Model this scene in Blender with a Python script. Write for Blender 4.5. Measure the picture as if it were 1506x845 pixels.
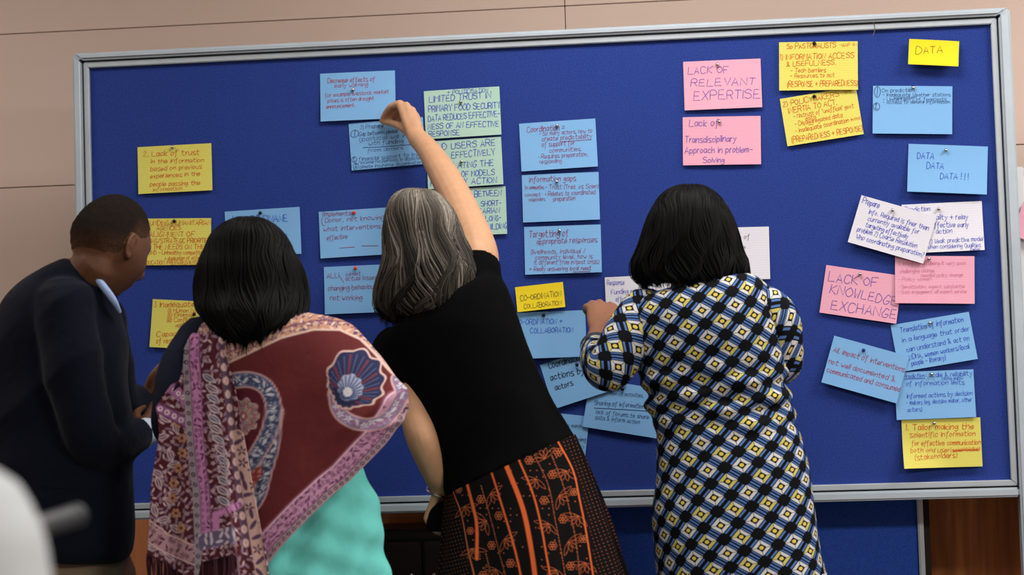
import bpy, bmesh, math, random
import numpy as np
from mathutils import Vector, Matrix

for o in list(bpy.data.objects):
    bpy.data.objects.remove(o)
SC = bpy.context.scene
COL = SC.collection

# ------------------------------------------------------------------ camera
BZ = 1.57                       # height of the pinboard's centre; fabric face is the plane y = 0
FPX = 3000.0
CAM = np.array([0.4545, -5.2612, BZ - 0.3515])
PITCH, YAW, ROLL = 0.0574, 0.0989, 0.0312
cx, sx, cy, sy, cz, sz = math.cos(PITCH), math.sin(PITCH), math.cos(YAW), math.sin(YAW), math.cos(ROLL), math.sin(ROLL)
RM = (np.array([[cy, -sy, 0], [sy, cy, 0], [0, 0, 1]]) @ np.array([[1, 0, 0], [0, cx, -sx], [0, sx, cx]])
      @ np.array([[cz, 0, sz], [0, 1, 0], [-sz, 0, cz]]))
camd = bpy.data.cameras.new('camera')
camo = bpy.data.objects.new('camera', camd)
COL.objects.link(camo)
SC.camera = camo
camd.sensor_width = 36.0
camd.lens = 36.0 * FPX / 1506.0
camd.clip_start = 0.05
right, fwd, up = RM[:, 0], RM[:, 1], RM[:, 2]
camo.matrix_world = Matrix(((right[0], up[0], -fwd[0], CAM[0]), (right[1], up[1], -fwd[1], CAM[1]),
                            (right[2], up[2], -fwd[2], CAM[2]), (0, 0, 0, 1)))
camd.dof.use_dof = True
camd.dof.focus_distance = 5.2
camd.dof.aperture_fstop = 3.3

# ------------------------------------------------------------------ light
W = bpy.data.worlds.new('world')
SC.world = W
W.use_nodes = True
W.node_tree.nodes['Background'].inputs[0].default_value = (1.0, 0.95, 0.9, 1)
W.node_tree.nodes['Background'].inputs[1].default_value = 0.03
CEIL = 3.0
LAMPS = [(-2.3, -.85, 14), (0.3, -.85, 22), (2.5, -.85, 56), (-2.3, -3.9, 16), (0.3, -3.9, 19), (2.5, -3.9, 105)]
for lx, ly, lp in LAMPS:
    ld = bpy.data.lights.new('ceiling_lamp', 'AREA')
    ld.shape = 'RECTANGLE'; ld.size = 1.15; ld.size_y = 0.55
    ld.energy = lp; ld.color = (1.0, 0.965, 0.93)
    lo = bpy.data.objects.new('ceiling_lamp', ld)
    lo.location = (lx, ly, CEIL - 0.075)
    COL.objects.link(lo)
SC.view_settings.view_transform = 'Standard'
SC.view_settings.look = 'None'
SC.view_settings.gamma = 1.0
SC.view_settings.use_curve_mapping = False
SC.view_settings.exposure = 0.0

# ------------------------------------------------------------------ helpers
def U(px, py, Y):
    """world point on the upright plane y = Y that is seen at photo position (px, py)"""
    px, py, Y = np.broadcast_arrays(np.asarray(px, float), np.asarray(py, float), np.asarray(Y, float))
    d = np.stack([(px - 753.0) / FPX, np.ones_like(px), -(py - 422.5) / FPX], -1) @ RM.T
    t = (Y - CAM[1]) / d[..., 1]
    return CAM + d * t[..., None]

def PXM(Y):
    return FPX / (Y - CAM[1])

def lin(c):
    c = np.asarray(c, float) / 255.0
    return np.where(c <= 0.04045, c / 12.92, ((c + 0.055) / 1.055) ** 2.4)

def pchip(x, y, q):
    x = np.asarray(x, float); y = np.asarray(y, float); q = np.clip(q, x[0], x[-1])
    one = y.ndim == 1
    if one: y = y[:, None]
    h = np.diff(x)[:, None]; d = np.diff(y, axis=0) / h
    m = np.zeros_like(y)
    m[0], m[-1] = d[0], d[-1]
    if len(x) > 2:
        w1 = 2 * h[1:] + h[:-1]; w2 = h[1:] + 2 * h[:-1]
        ok = d[:-1] * d[1:] > 0
        with np.errstate(divide='ignore', invalid='ignore'):
            m[1:-1] = np.where(ok, (w1 + w2) / (w1 / d[:-1] + w2 / d[1:]), 0)
    i = np.clip(np.searchsorted(x, q, side='right') - 1, 0, len(x) - 2)
    t = ((q - x[i]) / h[i, 0])[:, None]; hi = h[i]
    r = ((2*t**3 - 3*t**2 + 1) * y[i] + (t**3 - 2*t**2 + t) * hi * m[i] + (-2*t**3 + 3*t**2) * y[i+1] + (t**3 - t**2) * hi * m[i+1])
    return r[:, 0] if one else r

def spline(P, n):
    """smooth Catmull-Rom resampling of rows of P (any width) at n points"""
    P = np.asarray(P, float)
    if len(P) == 2:
        t = np.linspace(0, 1, n)[:, None]
        return P[0] * (1 - t) + P[1] * t
    q = np.linspace(0, len(P) - 1, n)
    i = np.clip(q.astype(int), 0, len(P) - 2); t = (q - i)[:, None]
    E = np.vstack([2 * P[0] - P[1], P, 2 * P[-1] - P[-2]])
    a, b, c, d = E[i], E[i+1], E[i+2], E[i+3]
    return 0.5 * (2*b + (c - a)*t + (2*a - 5*b + 4*c - d)*t**2 + (3*b - a - 3*c + d)*t**3)

def link(o, parent=None):
    COL.objects.link(o)
    if parent is not None: o.parent = parent
    return o

def tag(o, label=None, cat=None, group=None, kind=None):
    if label: o['label'] = label
    if cat: o['category'] = cat
    if group: o['group'] = group
    if kind: o['kind'] = kind
    return o

def mesh(name, V, F, mat, parent=None, smooth=True, uv=None, col=None, loc=None):
    me = bpy.data.meshes.new(name)
    V = np.asarray(V, float)
    if loc is not None: V = V - np.asarray(loc)
    me.from_pydata(V.tolist(), [], [list(map(int, f)) for f in F])
    if mat is not None: me.materials.append(mat)
    if uv is not None:
        ul = me.uv_layers.new(name='UVMap')
        li = np.empty(len(me.loops), np.int32); me.loops.foreach_get('vertex_index', li)
        ul.data.foreach_set('uv', np.asarray(uv, np.float32)[li].ravel())
    if col is not None:
        ca = me.color_attributes.new('Col', 'FLOAT_COLOR', 'POINT')
        c = np.ones((len(V), 4), np.float32); c[:, :3] = col
        ca.data.foreach_set('color', c.ravel())
    if smooth:
        me.polygons.foreach_set('use_smooth', np.ones(len(me.polygons), bool))
    me.update()
    o = bpy.data.objects.new(name, me)
    if loc is not None: o.location = loc
    return link(o, parent)

def empty(name, loc, label, cat, group=None):
    o = bpy.data.objects.new(name, None)
    o.location = loc; o.empty_display_size = 0.1
    link(o)
    return tag(o, label, cat, group)

def wm(o):
    """world matrix without waiting for the dependency graph"""
    return o.matrix_basis if o.parent is None else wm(o.parent) @ o.matrix_parent_inverse @ o.matrix_basis

def child(o, parent):
    """parent o and keep its world placement"""
    o.parent = parent
    o.matrix_parent_inverse = wm(parent).inverted()
    return o

def grid_faces(nr, nc, wrap=False, off=0):
    r = np.arange(nr - 1)[:, None]; c = np.arange(nc if wrap else nc - 1)[None, :]
    c2 = (c + 1) % nc
    return (np.stack([r*nc + c, r*nc + c2, (r+1)*nc + c2, (r+1)*nc + c], -1).reshape(-1, 4) + off).tolist()

class Bag:
    def __init__(s): s.V = []; s.F = []; s.n = 0; s.C = []
    def add(s, V, F, c=None):
        V = np.asarray(V, float)
        s.F += [[i + s.n for i in f] for f in F]
        s.V.append(V); s.n += len(V)
        if c is not None: s.C.append(np.broadcast_to(np.asarray(c, float), (len(V), 3)))
        return s
    def out(s): return np.vstack(s.V), s.F
    def cols(s): return np.vstack(s.C)
    def box(s, x0, x1, y0, y1, z0, z1, c=None):
        V = [(x, y, z) for z in (z0, z1) for y in (y0, y1) for x in (x0, x1)]
        return s.add(V, [[0,2,3,1],[4,5,7,6],[0,1,5,4],[2,6,7,3],[0,4,6,2],[1,3,7,5]], c)

def tube(P, R, seg=10, n=None, cap=True, flat=None):
    """round tapered tube through world points P with radii R; returns V, F, UV(px-free metres)"""
    P = np.asarray(P, float); R = np.asarray(R, float)
    n = n or max(4, 6 * (len(P) - 1))
    D = spline(np.hstack([P, R[:, None]]), n)
    P, R = D[:, :3], D[:, 3]
    T = np.gradient(P, axis=0); T /= np.linalg.norm(T, axis=1)[:, None] + 1e-12
    if cap:
        k = np.array([1.0, 0.87, 0.5]); q = np.array([0.05, 0.5, 0.87])
        P = np.vstack([P[0] - T[0] * (R[0] * k)[:, None], P, P[-1] + T[-1] * (R[-1] * k[::-1])[:, None]])
        R = np.hstack([R[0] * q, R, R[-1] * q[::-1]])
        T = np.vstack([[T[0]] * 3, T, [T[-1]] * 3])
    a = np.array([0, 0, 1.0]) if abs(T[0][2]) < 0.9 else np.array([0, 1.0, 0])
    N = np.array([0, 1.0, 0]) if abs(T[0][1]) < .8 else np.cross(T[0], a)
    V = []; UV = []; s = np.zeros(seg); rm = float(R.mean())
    ang = np.linspace(0, 2 * math.pi, seg, endpoint=False)
    for i in range(len(P)):
        N = N - T[i] * (N @ T[i]); N /= np.linalg.norm(N)
        B = np.cross(T[i], N)
        V.append(P[i] + R[i] * (np.cos(ang)[:, None] * N + np.sin(ang)[:, None] * B))
        if i: s = s + np.linalg.norm(V[-1] - V[-2], axis=1)
        UV.append(np.stack([(ang - math.pi) * rm, s], -1))
    V = np.vstack(V); UV = np.vstack(UV)
    F = grid_faces(len(P), seg, True)
    F.append(list(range(seg))[::-1]); F.append([(len(P)-1)*seg + i for i in range(seg)])
    return V, F, UV

def ptube(P, seg=12, n=None, cap=True, scale=1.0):
    """tube from photo points (px, py, Y, radius in m)"""
    P = np.asarray(P, float)
    return tube(U(P[:, 0], P[:, 1], P[:, 2]), P[:, 3] * scale, seg, n, cap)

def loft(keys, nrow, angs, ex=2.0, shrink=1.0, disp=None, cap=True, dense=None):
    """keys: rows (xl, yl, xr, yr, Yc, b). angs: 0 faces the camera side, + towards the right.
    returns V (rows x cols x 3), design px X, Y, faces"""
    K = np.asarray(keys, float)
    mid = (K[:, :2] + K[:, 2:4]) / 2
    wid = np.linalg.norm(K[:, 2:4] - K[:, :2], axis=1)
    q = np.concatenate([[0], np.cumsum(np.linalg.norm(np.diff(mid, axis=0), axis=1) + 0.35 * abs(np.diff(wid)))])
    t = np.linspace(0, q[-1], nrow) if dense is None else np.interp(dense, np.linspace(0, 1, len(dense)) if False else [0, 1], [0, q[-1]])
    D = pchip(q, K, t)
    L = U(D[:, 0], D[:, 1], D[:, 4]); R = U(D[:, 2], D[:, 3], D[:, 4])
    c = (L + R) / 2; ax = (R - L) / 2 * shrink
    b = D[:, 5] * shrink
    s = np.sign(np.sin(angs)) * abs(np.sin(angs)) ** (2 / ex); k = np.sign(np.cos(angs)) * abs(np.cos(angs)) ** (2 / ex)
    V = c[:, None, :] + ax[:, None, :] * s[None, :, None] + np.array([0, -1.0, 0]) * (b[:, None] * k[None, :])[..., None]
    X = (D[:, 0] + D[:, 2])[:, None] / 2 + (D[:, 2] - D[:, 0])[:, None] / 2 * s[None, :]
    Y = (D[:, 1] + D[:, 3])[:, None] / 2 + (D[:, 3] - D[:, 1])[:, None] / 2 * s[None, :]
    if disp is not None:
        axn = ax / np.linalg.norm(ax, axis=1)[:, None]
        N = axn[:, None, :] * np.sin(angs)[None, :, None] + np.array([0, -1.0, 0]) * np.cos(angs)[None, :, None]
        V = V + N * disp(X, Y, angs[None, :] + 0 * X)[..., None]
    return V, X, Y

RING = np.linspace(-math.pi, math.pi, 48, endpoint=False)
def solid(keys, nrow=40, nseg=48, ex=2.2, shrink=1.0, disp=None):
    a = np.linspace(-math.pi, math.pi, nseg, endpoint=False)
    V, X, Y = loft(keys, nrow, a, ex, shrink, disp)
    F = grid_faces(nrow, nseg, True)
    F.append(list(range(nseg))[::-1]); F.append([(nrow-1)*nseg + i for i in range(nseg)])
    return V.reshape(-1, 3), F

def crumple(V, k, seed):
    """soft cloth creases: warped ridges, about -1..1"""
    r = np.random.RandomState(seed); out = np.zeros(len(V)); p = V * k
    for i in range(5):
        a, b = r.normal(size=3), r.normal(size=3)
        a *= (.9 + .5 * i) / np.linalg.norm(a); b *= .8 / np.linalg.norm(b)
        out += np.sin(p @ a + 1.9 * np.sin(p @ b + i) + r.uniform(0, 6)) / (1 + .5 * i)
    return (1 - abs(out) * .8)

def remeshed(name, parts, voxel, mat, parent, smooth=6, colfn=None, wr=None):
    b = Bag()
    for p in parts: b.add(p[0], p[1])
    V, F = b.out()
    me = bpy.data.meshes.new('tmp'); me.from_pydata(V.tolist(), [], F)
    bm = bmesh.new(); bm.from_mesh(me)
    bmesh.ops.recalc_face_normals(bm, faces=bm.faces); bm.to_mesh(me); bm.free()
    o = bpy.data.objects.new('tmp', me); COL.objects.link(o)
    m = o.modifiers.new('r', 'REMESH'); m.mode = 'VOXEL'; m.voxel_size = voxel; m.use_smooth_shade = True
    m = o.modifiers.new('s', 'SMOOTH'); m.iterations = smooth; m.factor = 0.5
    dg = bpy.context.evaluated_depsgraph_get()
    nm = bpy.data.meshes.new_from_object(o.evaluated_get(dg))
    bpy.data.objects.remove(o); bpy.data.meshes.remove(me)
    nm.name = name
    if wr is not None:
        n_ = len(nm.vertices); co = np.empty(n_ * 3, np.float32); no = np.empty(n_ * 3, np.float32)
        nm.vertices.foreach_get('co', co); nm.vertices.foreach_get('normal', no)
        co = co.reshape(-1, 3).astype(float); no = no.reshape(-1, 3)
        co = co + no * (wr[0] * crumple(co * np.array([1, 1, .62]), wr[1], wr[2]))[:, None]
        nm.vertices.foreach_set('co', co.astype(np.float32).ravel()); nm.update()
    nm.materials.clear(); nm.materials.append(mat)
    if colfn is not None:
        co = np.empty(len(nm.vertices) * 3, np.float32); nm.vertices.foreach_get('co', co)
        c = np.ones((len(nm.vertices), 4), np.float32); c[:, :3] = colfn(co.reshape(-1, 3).astype(float))
        ca = nm.color_attributes.new('Col', 'FLOAT_COLOR', 'POINT'); ca.data.foreach_set('color', c.ravel())
    nm.polygons.foreach_set('use_smooth', np.ones(len(nm.polygons), bool))
    ob = bpy.data.objects.new(name, nm)
    link(ob); 
    if parent is not None: child(ob, parent)
    return ob

# ------------------------------------------------------------------ materials
def mat(name, rgb=(128, 128, 128), rough=0.7, metal=0.0, spec=0.3, attr=False, noise=None, bump=None, sheen=0.0, build=None):
    """noise = (scale, amount); bump = (scale, strength, distance)"""
    m = bpy.data.materials.new(name); m.use_nodes = True
    nt = m.node_tree; N = nt.nodes; L = nt.links
    p = N['Principled BSDF']
    p.inputs['Roughness'].default_value = rough
    p.inputs['Metallic'].default_value = metal
    p.inputs['Specular IOR Level'].default_value = spec
    if sheen: p.inputs['Sheen Weight'].default_value = sheen
    base = N.new('ShaderNodeRGB'); base.outputs[0].default_value = (*lin(rgb), 1)
    out = base.outputs[0]
    if attr:
        a = N.new('ShaderNodeAttribute'); a.attribute_name = 'Col'; out = a.outputs['Color']
    tc = N.new('ShaderNodeTexCoord')
    if build: out = build(nt, tc, out) or out
    if noise:
        n = N.new('ShaderNodeTexNoise'); n.inputs['Scale'].default_value = noise[0]; n.inputs['Detail'].default_value = 4
        L.new(tc.outputs['Object'], n.inputs['Vector'])
        r = N.new('ShaderNodeMapRange'); r.inputs[1].default_value = 0.25; r.inputs[2].default_value = 0.75
        r.inputs[3].default_value = 1 - noise[1]; r.inputs[4].default_value = 1 + noise[1]
        L.new(n.outputs['Fac'], r.inputs[0])
        x = N.new('ShaderNodeMix'); x.data_type = 'RGBA'; x.blend_type = 'MULTIPLY'; x.inputs[0].default_value = 1
        L.new(out, x.inputs[6]); L.new(r.outputs[0], x.inputs[7]); out = x.outputs[2]
    L.new(out, p.inputs['Base Color'])
    if bump:
        n = N.new('ShaderNodeTexNoise'); n.inputs['Scale'].default_value = bump[0]; n.inputs['Detail'].default_value = 3
        L.new(tc.outputs['Object'], n.inputs['Vector'])
        bp = N.new('ShaderNodeBump'); bp.inputs['Strength'].default_value = bump[1]; bp.inputs['Distance'].default_value = bump[2]
        L.new(n.outputs['Fac'], bp.inputs['Height']); L.new(bp.outputs[0], p.inputs['Normal'])
    return m

def M2(nt, op, a, b=None, c=None):
    n = nt.nodes.new('ShaderNodeMath'); n.operation = op
    for i, v in enumerate((a, b, c)):
        if v is None: continue
        if isinstance(v, (int, float)): n.inputs[i].default_value = v
        else: nt.links.new(v, n.inputs[i])
    return n.outputs[0]

def MIX(nt, f, a, b):
    x = nt.nodes.new('ShaderNodeMix'); x.data_type = 'RGBA'
    nt.links.new(f, x.inputs[0])
    for i, v in ((6, a), (7, b)):
        if isinstance(v, tuple): x.inputs[i].default_value = (*lin(v), 1)
        else: nt.links.new(v, x.inputs[i])
    return x.outputs[2]

def ruled(nt, tc, out):
    """printed ruling of an index card, every 6.4 mm of the card's own height"""
    s = nt.nodes.new('ShaderNodeSeparateXYZ'); nt.links.new(tc.outputs['UV'], s.inputs[0])
    f = M2(nt, 'FRACT', M2(nt, 'MULTIPLY', s.outputs[1], 156.0))
    k = M2(nt, 'MULTIPLY', M2(nt, 'LESS_THAN', f, 0.18), 0.12)
    return MIX(nt, k, out, (150, 120, 150))

def wood_build(sc, dark):
    def b(nt, tc, out):
        mp = nt.nodes.new('ShaderNodeMapping'); mp.inputs['Scale'].default_value = sc
        nt.links.new(tc.outputs['Object'], mp.inputs[0])
        n = nt.nodes.new('ShaderNodeTexNoise'); n.inputs['Scale'].default_value = 6; n.inputs['Detail'].default_value = 6
        nt.links.new(mp.outputs[0], n.inputs['Vector'])
        r = nt.nodes.new('ShaderNodeMapRange'); r.inputs[1].default_value = 0.35; r.inputs[2].default_value = 0.7
        nt.links.new(n.outputs['Fac'], r.inputs[0])
        return MIX(nt, r.outputs[0], out, dark)
    return b

MT = {}
MT['fabric'] = mat('board_felt', (45, 66, 143), 0.95, 0, 0.1, noise=(260, 0.25), bump=(700, 0.5, 0.002))
MT['fabric2'] = mat('panel_felt', (50, 86, 182), 0.95, 0, 0.1, noise=(260, 0.22), bump=(700, 0.5, 0.002))
MT['alu'] = mat('aluminium', (190, 200, 208), 0.38, 0.35, 0.5, noise=(14, 0.06))
MT['steel'] = mat('grey_paint', (184, 196, 206), 0.3, 0.1, 0.5, noise=(9, 0.07))
MT['white_frame'] = mat('white_paint', (225, 228, 230), 0.4)
MT['wall'] = mat('wall_laminate', (214, 190, 176), 0.55, 0, 0.25, noise=(1.3, 0.03))
MT['gap'] = mat('dark_joint', (40, 30, 26), 0.9)
MT['wood_l'] = mat('orange_veneer', (232, 150, 100), 0.5, 0, 0.3, build=wood_build((9, 9, 0.5), (214, 130, 84)))
MT['wood_d'] = mat('brown_veneer', (206, 128, 66), 0.5, 0, 0.3, build=wood_build((7, 7, 0.35), (150, 84, 40)))
MT['wood_x'] = mat('dark_wood', (48, 18, 14), 0.45, 0, 0.4, build=wood_build((1, 7, 7), (30, 11, 9)))
MT['floor'] = mat('floor_carpet', (92, 84, 80), 0.95, noise=(60, 0.15))
MT['ceil'] = mat('ceiling_paint', (225, 222, 215), 0.9)
MT['plaster'] = mat('side_wall_paint', (205, 185, 168), 0.8)
CARDC = {'blue': (128, 184, 235), 'yellow': (226, 218, 104), 'gold': (244, 218, 40), 'pink': (238, 172, 194), 'green': (178, 214, 198), 'white': (228, 228, 238)}
for k, c in CARDC.items():
    MT['card_' + k] = mat('card_' + k, c, 0.75, 0, 0.2, build=ruled if k not in ('gold',) else None, noise=(9, 0.03))
INKC = {'red': (170, 34, 52), 'orange': (214, 70, 30), 'navy': (28, 38, 96), 'blue': (44, 62, 190), 'purple': (112, 84, 176), 'black': (24, 26, 40),
        'maroon': (140, 34, 74), 'faint': (208, 128, 158), 'violet': (96, 70, 60)}
for k, c in INKC.items():
    MT['ink_' + k] = mat('ink_' + k, c, 0.7, 0, 0.2)
MT['pin'] = mat('pin_metal', (200, 195, 190), 0.2, 1.0)
MT['pin_dark'] = mat('pin_dark', (26, 24, 30), 0.3, 0.2)
MT['pin_red'] = mat('pin_red', (235, 60, 40), 0.35)
MT['pin_blue'] = mat('pin_blue', (30, 50, 130), 0.3)
MT['skin'] = mat('skin', attr=True, rough=0.55, spec=0.35, noise=(45, 0.06), bump=(220, 0.15, 0.002))
MT['hair'] = mat('hair', attr=True, rough=0.55, spec=0.12)
MT['suit'] = mat('navy_wool', (15, 19, 33), 0.92, 0, 0.1, noise=(400, 0.2), bump=(14, 0.55, 0.012), sheen=0.05)
MT['shirt_b'] = mat('pale_blue_shirt', (176, 200, 250), 0.8, bump=(30, 0.3, 0.004))
MT['khaki'] = mat('khaki_trousers', (118, 104, 84), 0.9, noise=(300, 0.12), bump=(12, 0.5, 0.01))
MT['black_j'] = mat('black_jersey', (6, 6, 7), 0.92, 0, 0.08, noise=(300, 0.15), bump=(9, 0.5, 0.01))
MT['black_l'] = mat('black_leather', (16, 15, 16), 0.45)
MT['navy_k'] = mat('navy_knit', (22, 28, 48), 0.95, noise=(300, 0.2), bump=(16, 0.5, 0.01))
MT['aqua'] = mat('turquoise_cotton', (112, 214, 206), 0.85, 0, 0.15, noise=(30, 0.05), bump=(11, 0.6, 0.012))
MT['dark_tr'] = mat('dark_trousers', (24, 24, 30), 0.9, bump=(12, 0.5, 0.01))
MT['print'] = mat('printed_cloth', attr=True, rough=0.88, spec=0.15, noise=(500, 0.12), bump=(16, 0.5, 0.007))
MT['skirt'] = mat('printed_skirt', attr=True, rough=0.85, spec=0.12, bump=(9, 0.35, 0.008))
MT['white_sh'] = mat('white_shirt', (180, 185, 187), 0.8, bump=(7, 0.5, 0.02))
MT['grey_tube'] = mat('dark_grey_plastic', (52, 56, 58), 0.4, noise=(50, 0.2))
MT['silver'] = mat('silver', (190, 185, 175), 0.25, 1.0)

def weave_print(nt, tc, out):
    """woven lattice print: framed squares with a dot, black squares, blue bars between (UV in hundreds of px)"""
    s = nt.nodes.new('ShaderNodeSeparateXYZ'); nt.links.new(tc.outputs['UV'], s.inputs[0])
    ax, ay, gx, gy = 29.3, 16.3, 19.8, -23.6
    det = ax * gy - gx * ay
    al = M2(nt, 'ADD', M2(nt, 'MULTIPLY', s.outputs[0], 100 * gy / det), M2(nt, 'MULTIPLY', s.outputs[1], -100 * gx / det))
    ga = M2(nt, 'ADD', M2(nt, 'MULTIPLY', s.outputs[0], -100 * ay / det), M2(nt, 'MULTIPLY', s.outputs[1], 100 * ax / det))
    ra, rg = M2(nt, 'ROUND', al), M2(nt, 'ROUND', ga)
    sa, sg = M2(nt, 'SUBTRACT', al, ra), M2(nt, 'SUBTRACT', ga, rg)
    da, dg = M2(nt, 'ABSOLUTE', sa), M2(nt, 'ABSOLUTE', sg)
    mx = M2(nt, 'MAXIMUM', da, dg)
    inn = M2(nt, 'LESS_THAN', mx, 0.29)
    frame = M2(nt, 'MULTIPLY', inn, M2(nt, 'GREATER_THAN', mx, 0.155))
    diag = M2(nt, 'GREATER_THAN', M2(nt, 'ABSOLUTE', M2(nt, 'SUBTRACT', da, dg)), 0.018)
    frame = M2(nt, 'MULTIPLY', frame, diag)
    dot = M2(nt, 'LESS_THAN', M2(nt, 'ADD', M2(nt, 'MULTIPLY', da, da), M2(nt, 'MULTIPLY', dg, dg)), 0.0085)
    par = M2(nt, 'GREATER_THAN', M2(nt, 'FLOORED_MODULO', M2(nt, 'ADD', ra, rg), 2.0), 0.5)
    yel = M2(nt, 'MULTIPLY', par, M2(nt, 'GREATER_THAN', da, dg))
    def bars(u, v):
        a = M2(nt, 'MULTIPLY', M2(nt, 'GREATER_THAN', u, 0.34), M2(nt, 'LESS_THAN', u, 0.425))
        return M2(nt, 'MULTIPLY', a, M2(nt, 'LESS_THAN', v, 0.225))
    thin = M2(nt, 'MAXIMUM', M2(nt, 'MULTIPLY', M2(nt, 'GREATER_THAN', dg, 0.33), M2(nt, 'LESS_THAN', dg, 0.39)), M2(nt, 'GREATER_THAN', dg, 0.462))
    bar = M2(nt, 'MAXIMUM', bars(da, dg), M2(nt, 'MULTIPLY', thin, M2(nt, 'LESS_THAN', da, 0.235)))
    c = MIX(nt, bar, (7, 8, 13), (84, 120, 184))
    fc = MIX(nt, yel, (212, 212, 212), (206, 196, 110))
    c = MIX(nt, frame, c, fc)
    return MIX(nt, dot, c, (222, 200, 92))
MT['weave'] = mat('lattice_print', (0, 0, 0), 0.85, 0, 0.15, build=weave_print, bump=(10, 0.4, 0.008))

# ------------------------------------------------------------------ room
WALL_Y = 0.42
def boxobj(name, b, m, parent=None, kind=None, smooth=False):
    V, F = b.out()
    o = mesh(name, V, F, m, None, smooth)
    if parent is not None: child(o, parent)
    if kind: o['kind'] = kind
    return o

def bevel_box(name, x0, x1, y0, y1, z0, z1, m, parent=None, bev=0.004, loc=True):
    bm = bmesh.new()
    bmesh.ops.create_cube(bm, size=1)
    bmesh.ops.scale(bm, vec=(x1-x0, y1-y0, z1-z0), verts=bm.verts)
    bmesh.ops.bevel(bm, geom=bm.edges[:], offset=min(bev, 0.45*min(x1-x0, y1-y0, z1-z0)), segments=2, affect='EDGES')
    me = bpy.data.meshes.new(name); bm.to_mesh(me); bm.free(); me.materials.append(m)
    o = bpy.data.objects.new(name, me); o.location = ((x0+x1)/2, (y0+y1)/2, (z0+z1)/2)
    link(o)
    if parent is not None: child(o, parent)
    return o

XL, XR, YB, YF = -4.4, 4.4, WALL_Y, -7.4
for nm, bb, m in (('floor', (XL, XR, YF, YB + .1, -.1, 0), 'floor'), ('ceiling', (XL, XR, YF, YB + .1, CEIL, CEIL + .1), 'ceil'),
                  ('wall_left', (XL - .1, XL, YF, YB + .1, -.1, CEIL + .1), 'plaster'), ('wall_right', (XR, XR + .1, YF, YB + .1, -.1, CEIL + .1), 'plaster'),
                  ('wall_front', (XL - .1, XR + .1, YF - .1, YF, -.1, CEIL + .1), 'plaster')):
    boxobj(nm, Bag().box(*bb), MT[m], kind='structure')
wall = boxobj('wall_back', Bag().box(XL - .1, XR + .1, WALL_Y + .012, WALL_Y + .12, -.1, CEIL + .1), MT['gap'], kind='structure')
zt = U(400, 30.5, WALL_Y)[2]                 # joints of the wall's laminate panels
z2 = U(60, 274, WALL_Y)[2]
xv = U(831, 20, WALL_Y)[0]
WAIN = 1.02
ph = zt - z2
zs = [WAIN, z2 - ph if z2 - ph > WAIN + .1 else z2, z2, zt, min(zt + ph, CEIL), CEIL]
zs = sorted(set([round(z, 4) for z in zs]))
xs = [xv + i * 1.9 for i in range(-3, 3)]
xs = [XL] + [x for x in xs if XL + .1 < x < XR - .1] + [XR]
for i in range(len(xs) - 1):
    for j in range(len(zs) - 1):
        bevel_box('panel', xs[i] + .0012, xs[i+1] - .0012, WALL_Y, WALL_Y + .012, zs[j] + .0012, zs[j+1] - .0012, MT['wall'], wall, .001)
wx = [XL, -2.1, -.35, .95, 1.62, 2.9, XR]
for i in range(len(wx) - 1):
    bevel_box('wood_panel', wx[i] + .002, wx[i+1] - .002, WALL_Y - .004, WALL_Y + .012, .1, WAIN - .002, MT['wood_l' if i < 2 else 'wood_d'], wall, .002)
boxobj('baseboard_back', Bag().box(XL, XR, WALL_Y - .015, WALL_Y + .012, 0, .1), MT['wood_x'], kind='structure')

emit = mat('lamp_diffuser', (255, 248, 238), 0.6)
emit.node_tree.nodes['Principled BSDF'].inputs['Emission Color'].default_value = (1, .95, .88, 1)
emit.node_tree.nodes['Principled BSDF'].inputs['Emission Strength'].default_value = 2.0
where = {0: 'left by the pinboard', 1: 'middle by the pinboard', 2: 'right by the pinboard', 3: 'left at the back of the room', 4: 'middle at the back of the room', 5: 'right at the back of the room'}
for i, (lx, ly, lp) in enumerate(LAMPS):
    e = empty('ceiling_light', (lx, ly, CEIL), 'flat white ceiling light panel, ' + where[i], 'ceiling light', 'ceiling lights')
    b = Bag()
    for q in ((-.62, .62, -.32, -.29), (-.62, .62, .29, .32), (-.62, -.59, -.29, .29), (.59, .62, -.29, .29)):
        b.box(lx + q[0], lx + q[1], ly + q[2], ly + q[3], CEIL - .06, CEIL)
    boxobj('frame', b, MT['white_frame'], e)
    boxobj('diffuser', Bag().box(lx - .59, lx + .59, ly - .29, ly + .29, CEIL - .05, CEIL - .02), emit, e)

# ------------------------------------------------------------------ the big pinboard
FW, FH = 1.18, 0.5785          # half size of the blue felt
pb = empty('pinboard', (0, 0.02, 0), 'large blue felt pinboard in a grey metal frame covered with handwritten cards', 'pinboard')
z0, z1 = BZ - FH, BZ + FH
boxobj('felt', Bag().box(-FW - .01, FW + .01, 0, .02, z0 - .01, z1 + .01), MT['fabric'], pb)
a = .0150                       # inner aluminium moulding
def mitre(name, P, y0, y1, m, bev=.002):
    P = np.array(P, float)
    V = [(x, y, z) for y in (y0, y1) for x, z in P]
    o = mesh(name, V, [[0, 1, 2, 3], [7, 6, 5, 4], [0, 4, 5, 1], [1, 5, 6, 2], [2, 6, 7, 3], [3, 7, 4, 0]], m, None, False)
    bm = bmesh.new(); bm.from_mesh(o.data); bmesh.ops.recalc_face_normals(bm, faces=bm.faces)
    bmesh.ops.bevel(bm, geom=bm.edges[:], offset=bev, segments=3, affect='EDGES'); bm.to_mesh(o.data); bm.free()
    return child(o, pb)
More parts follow.
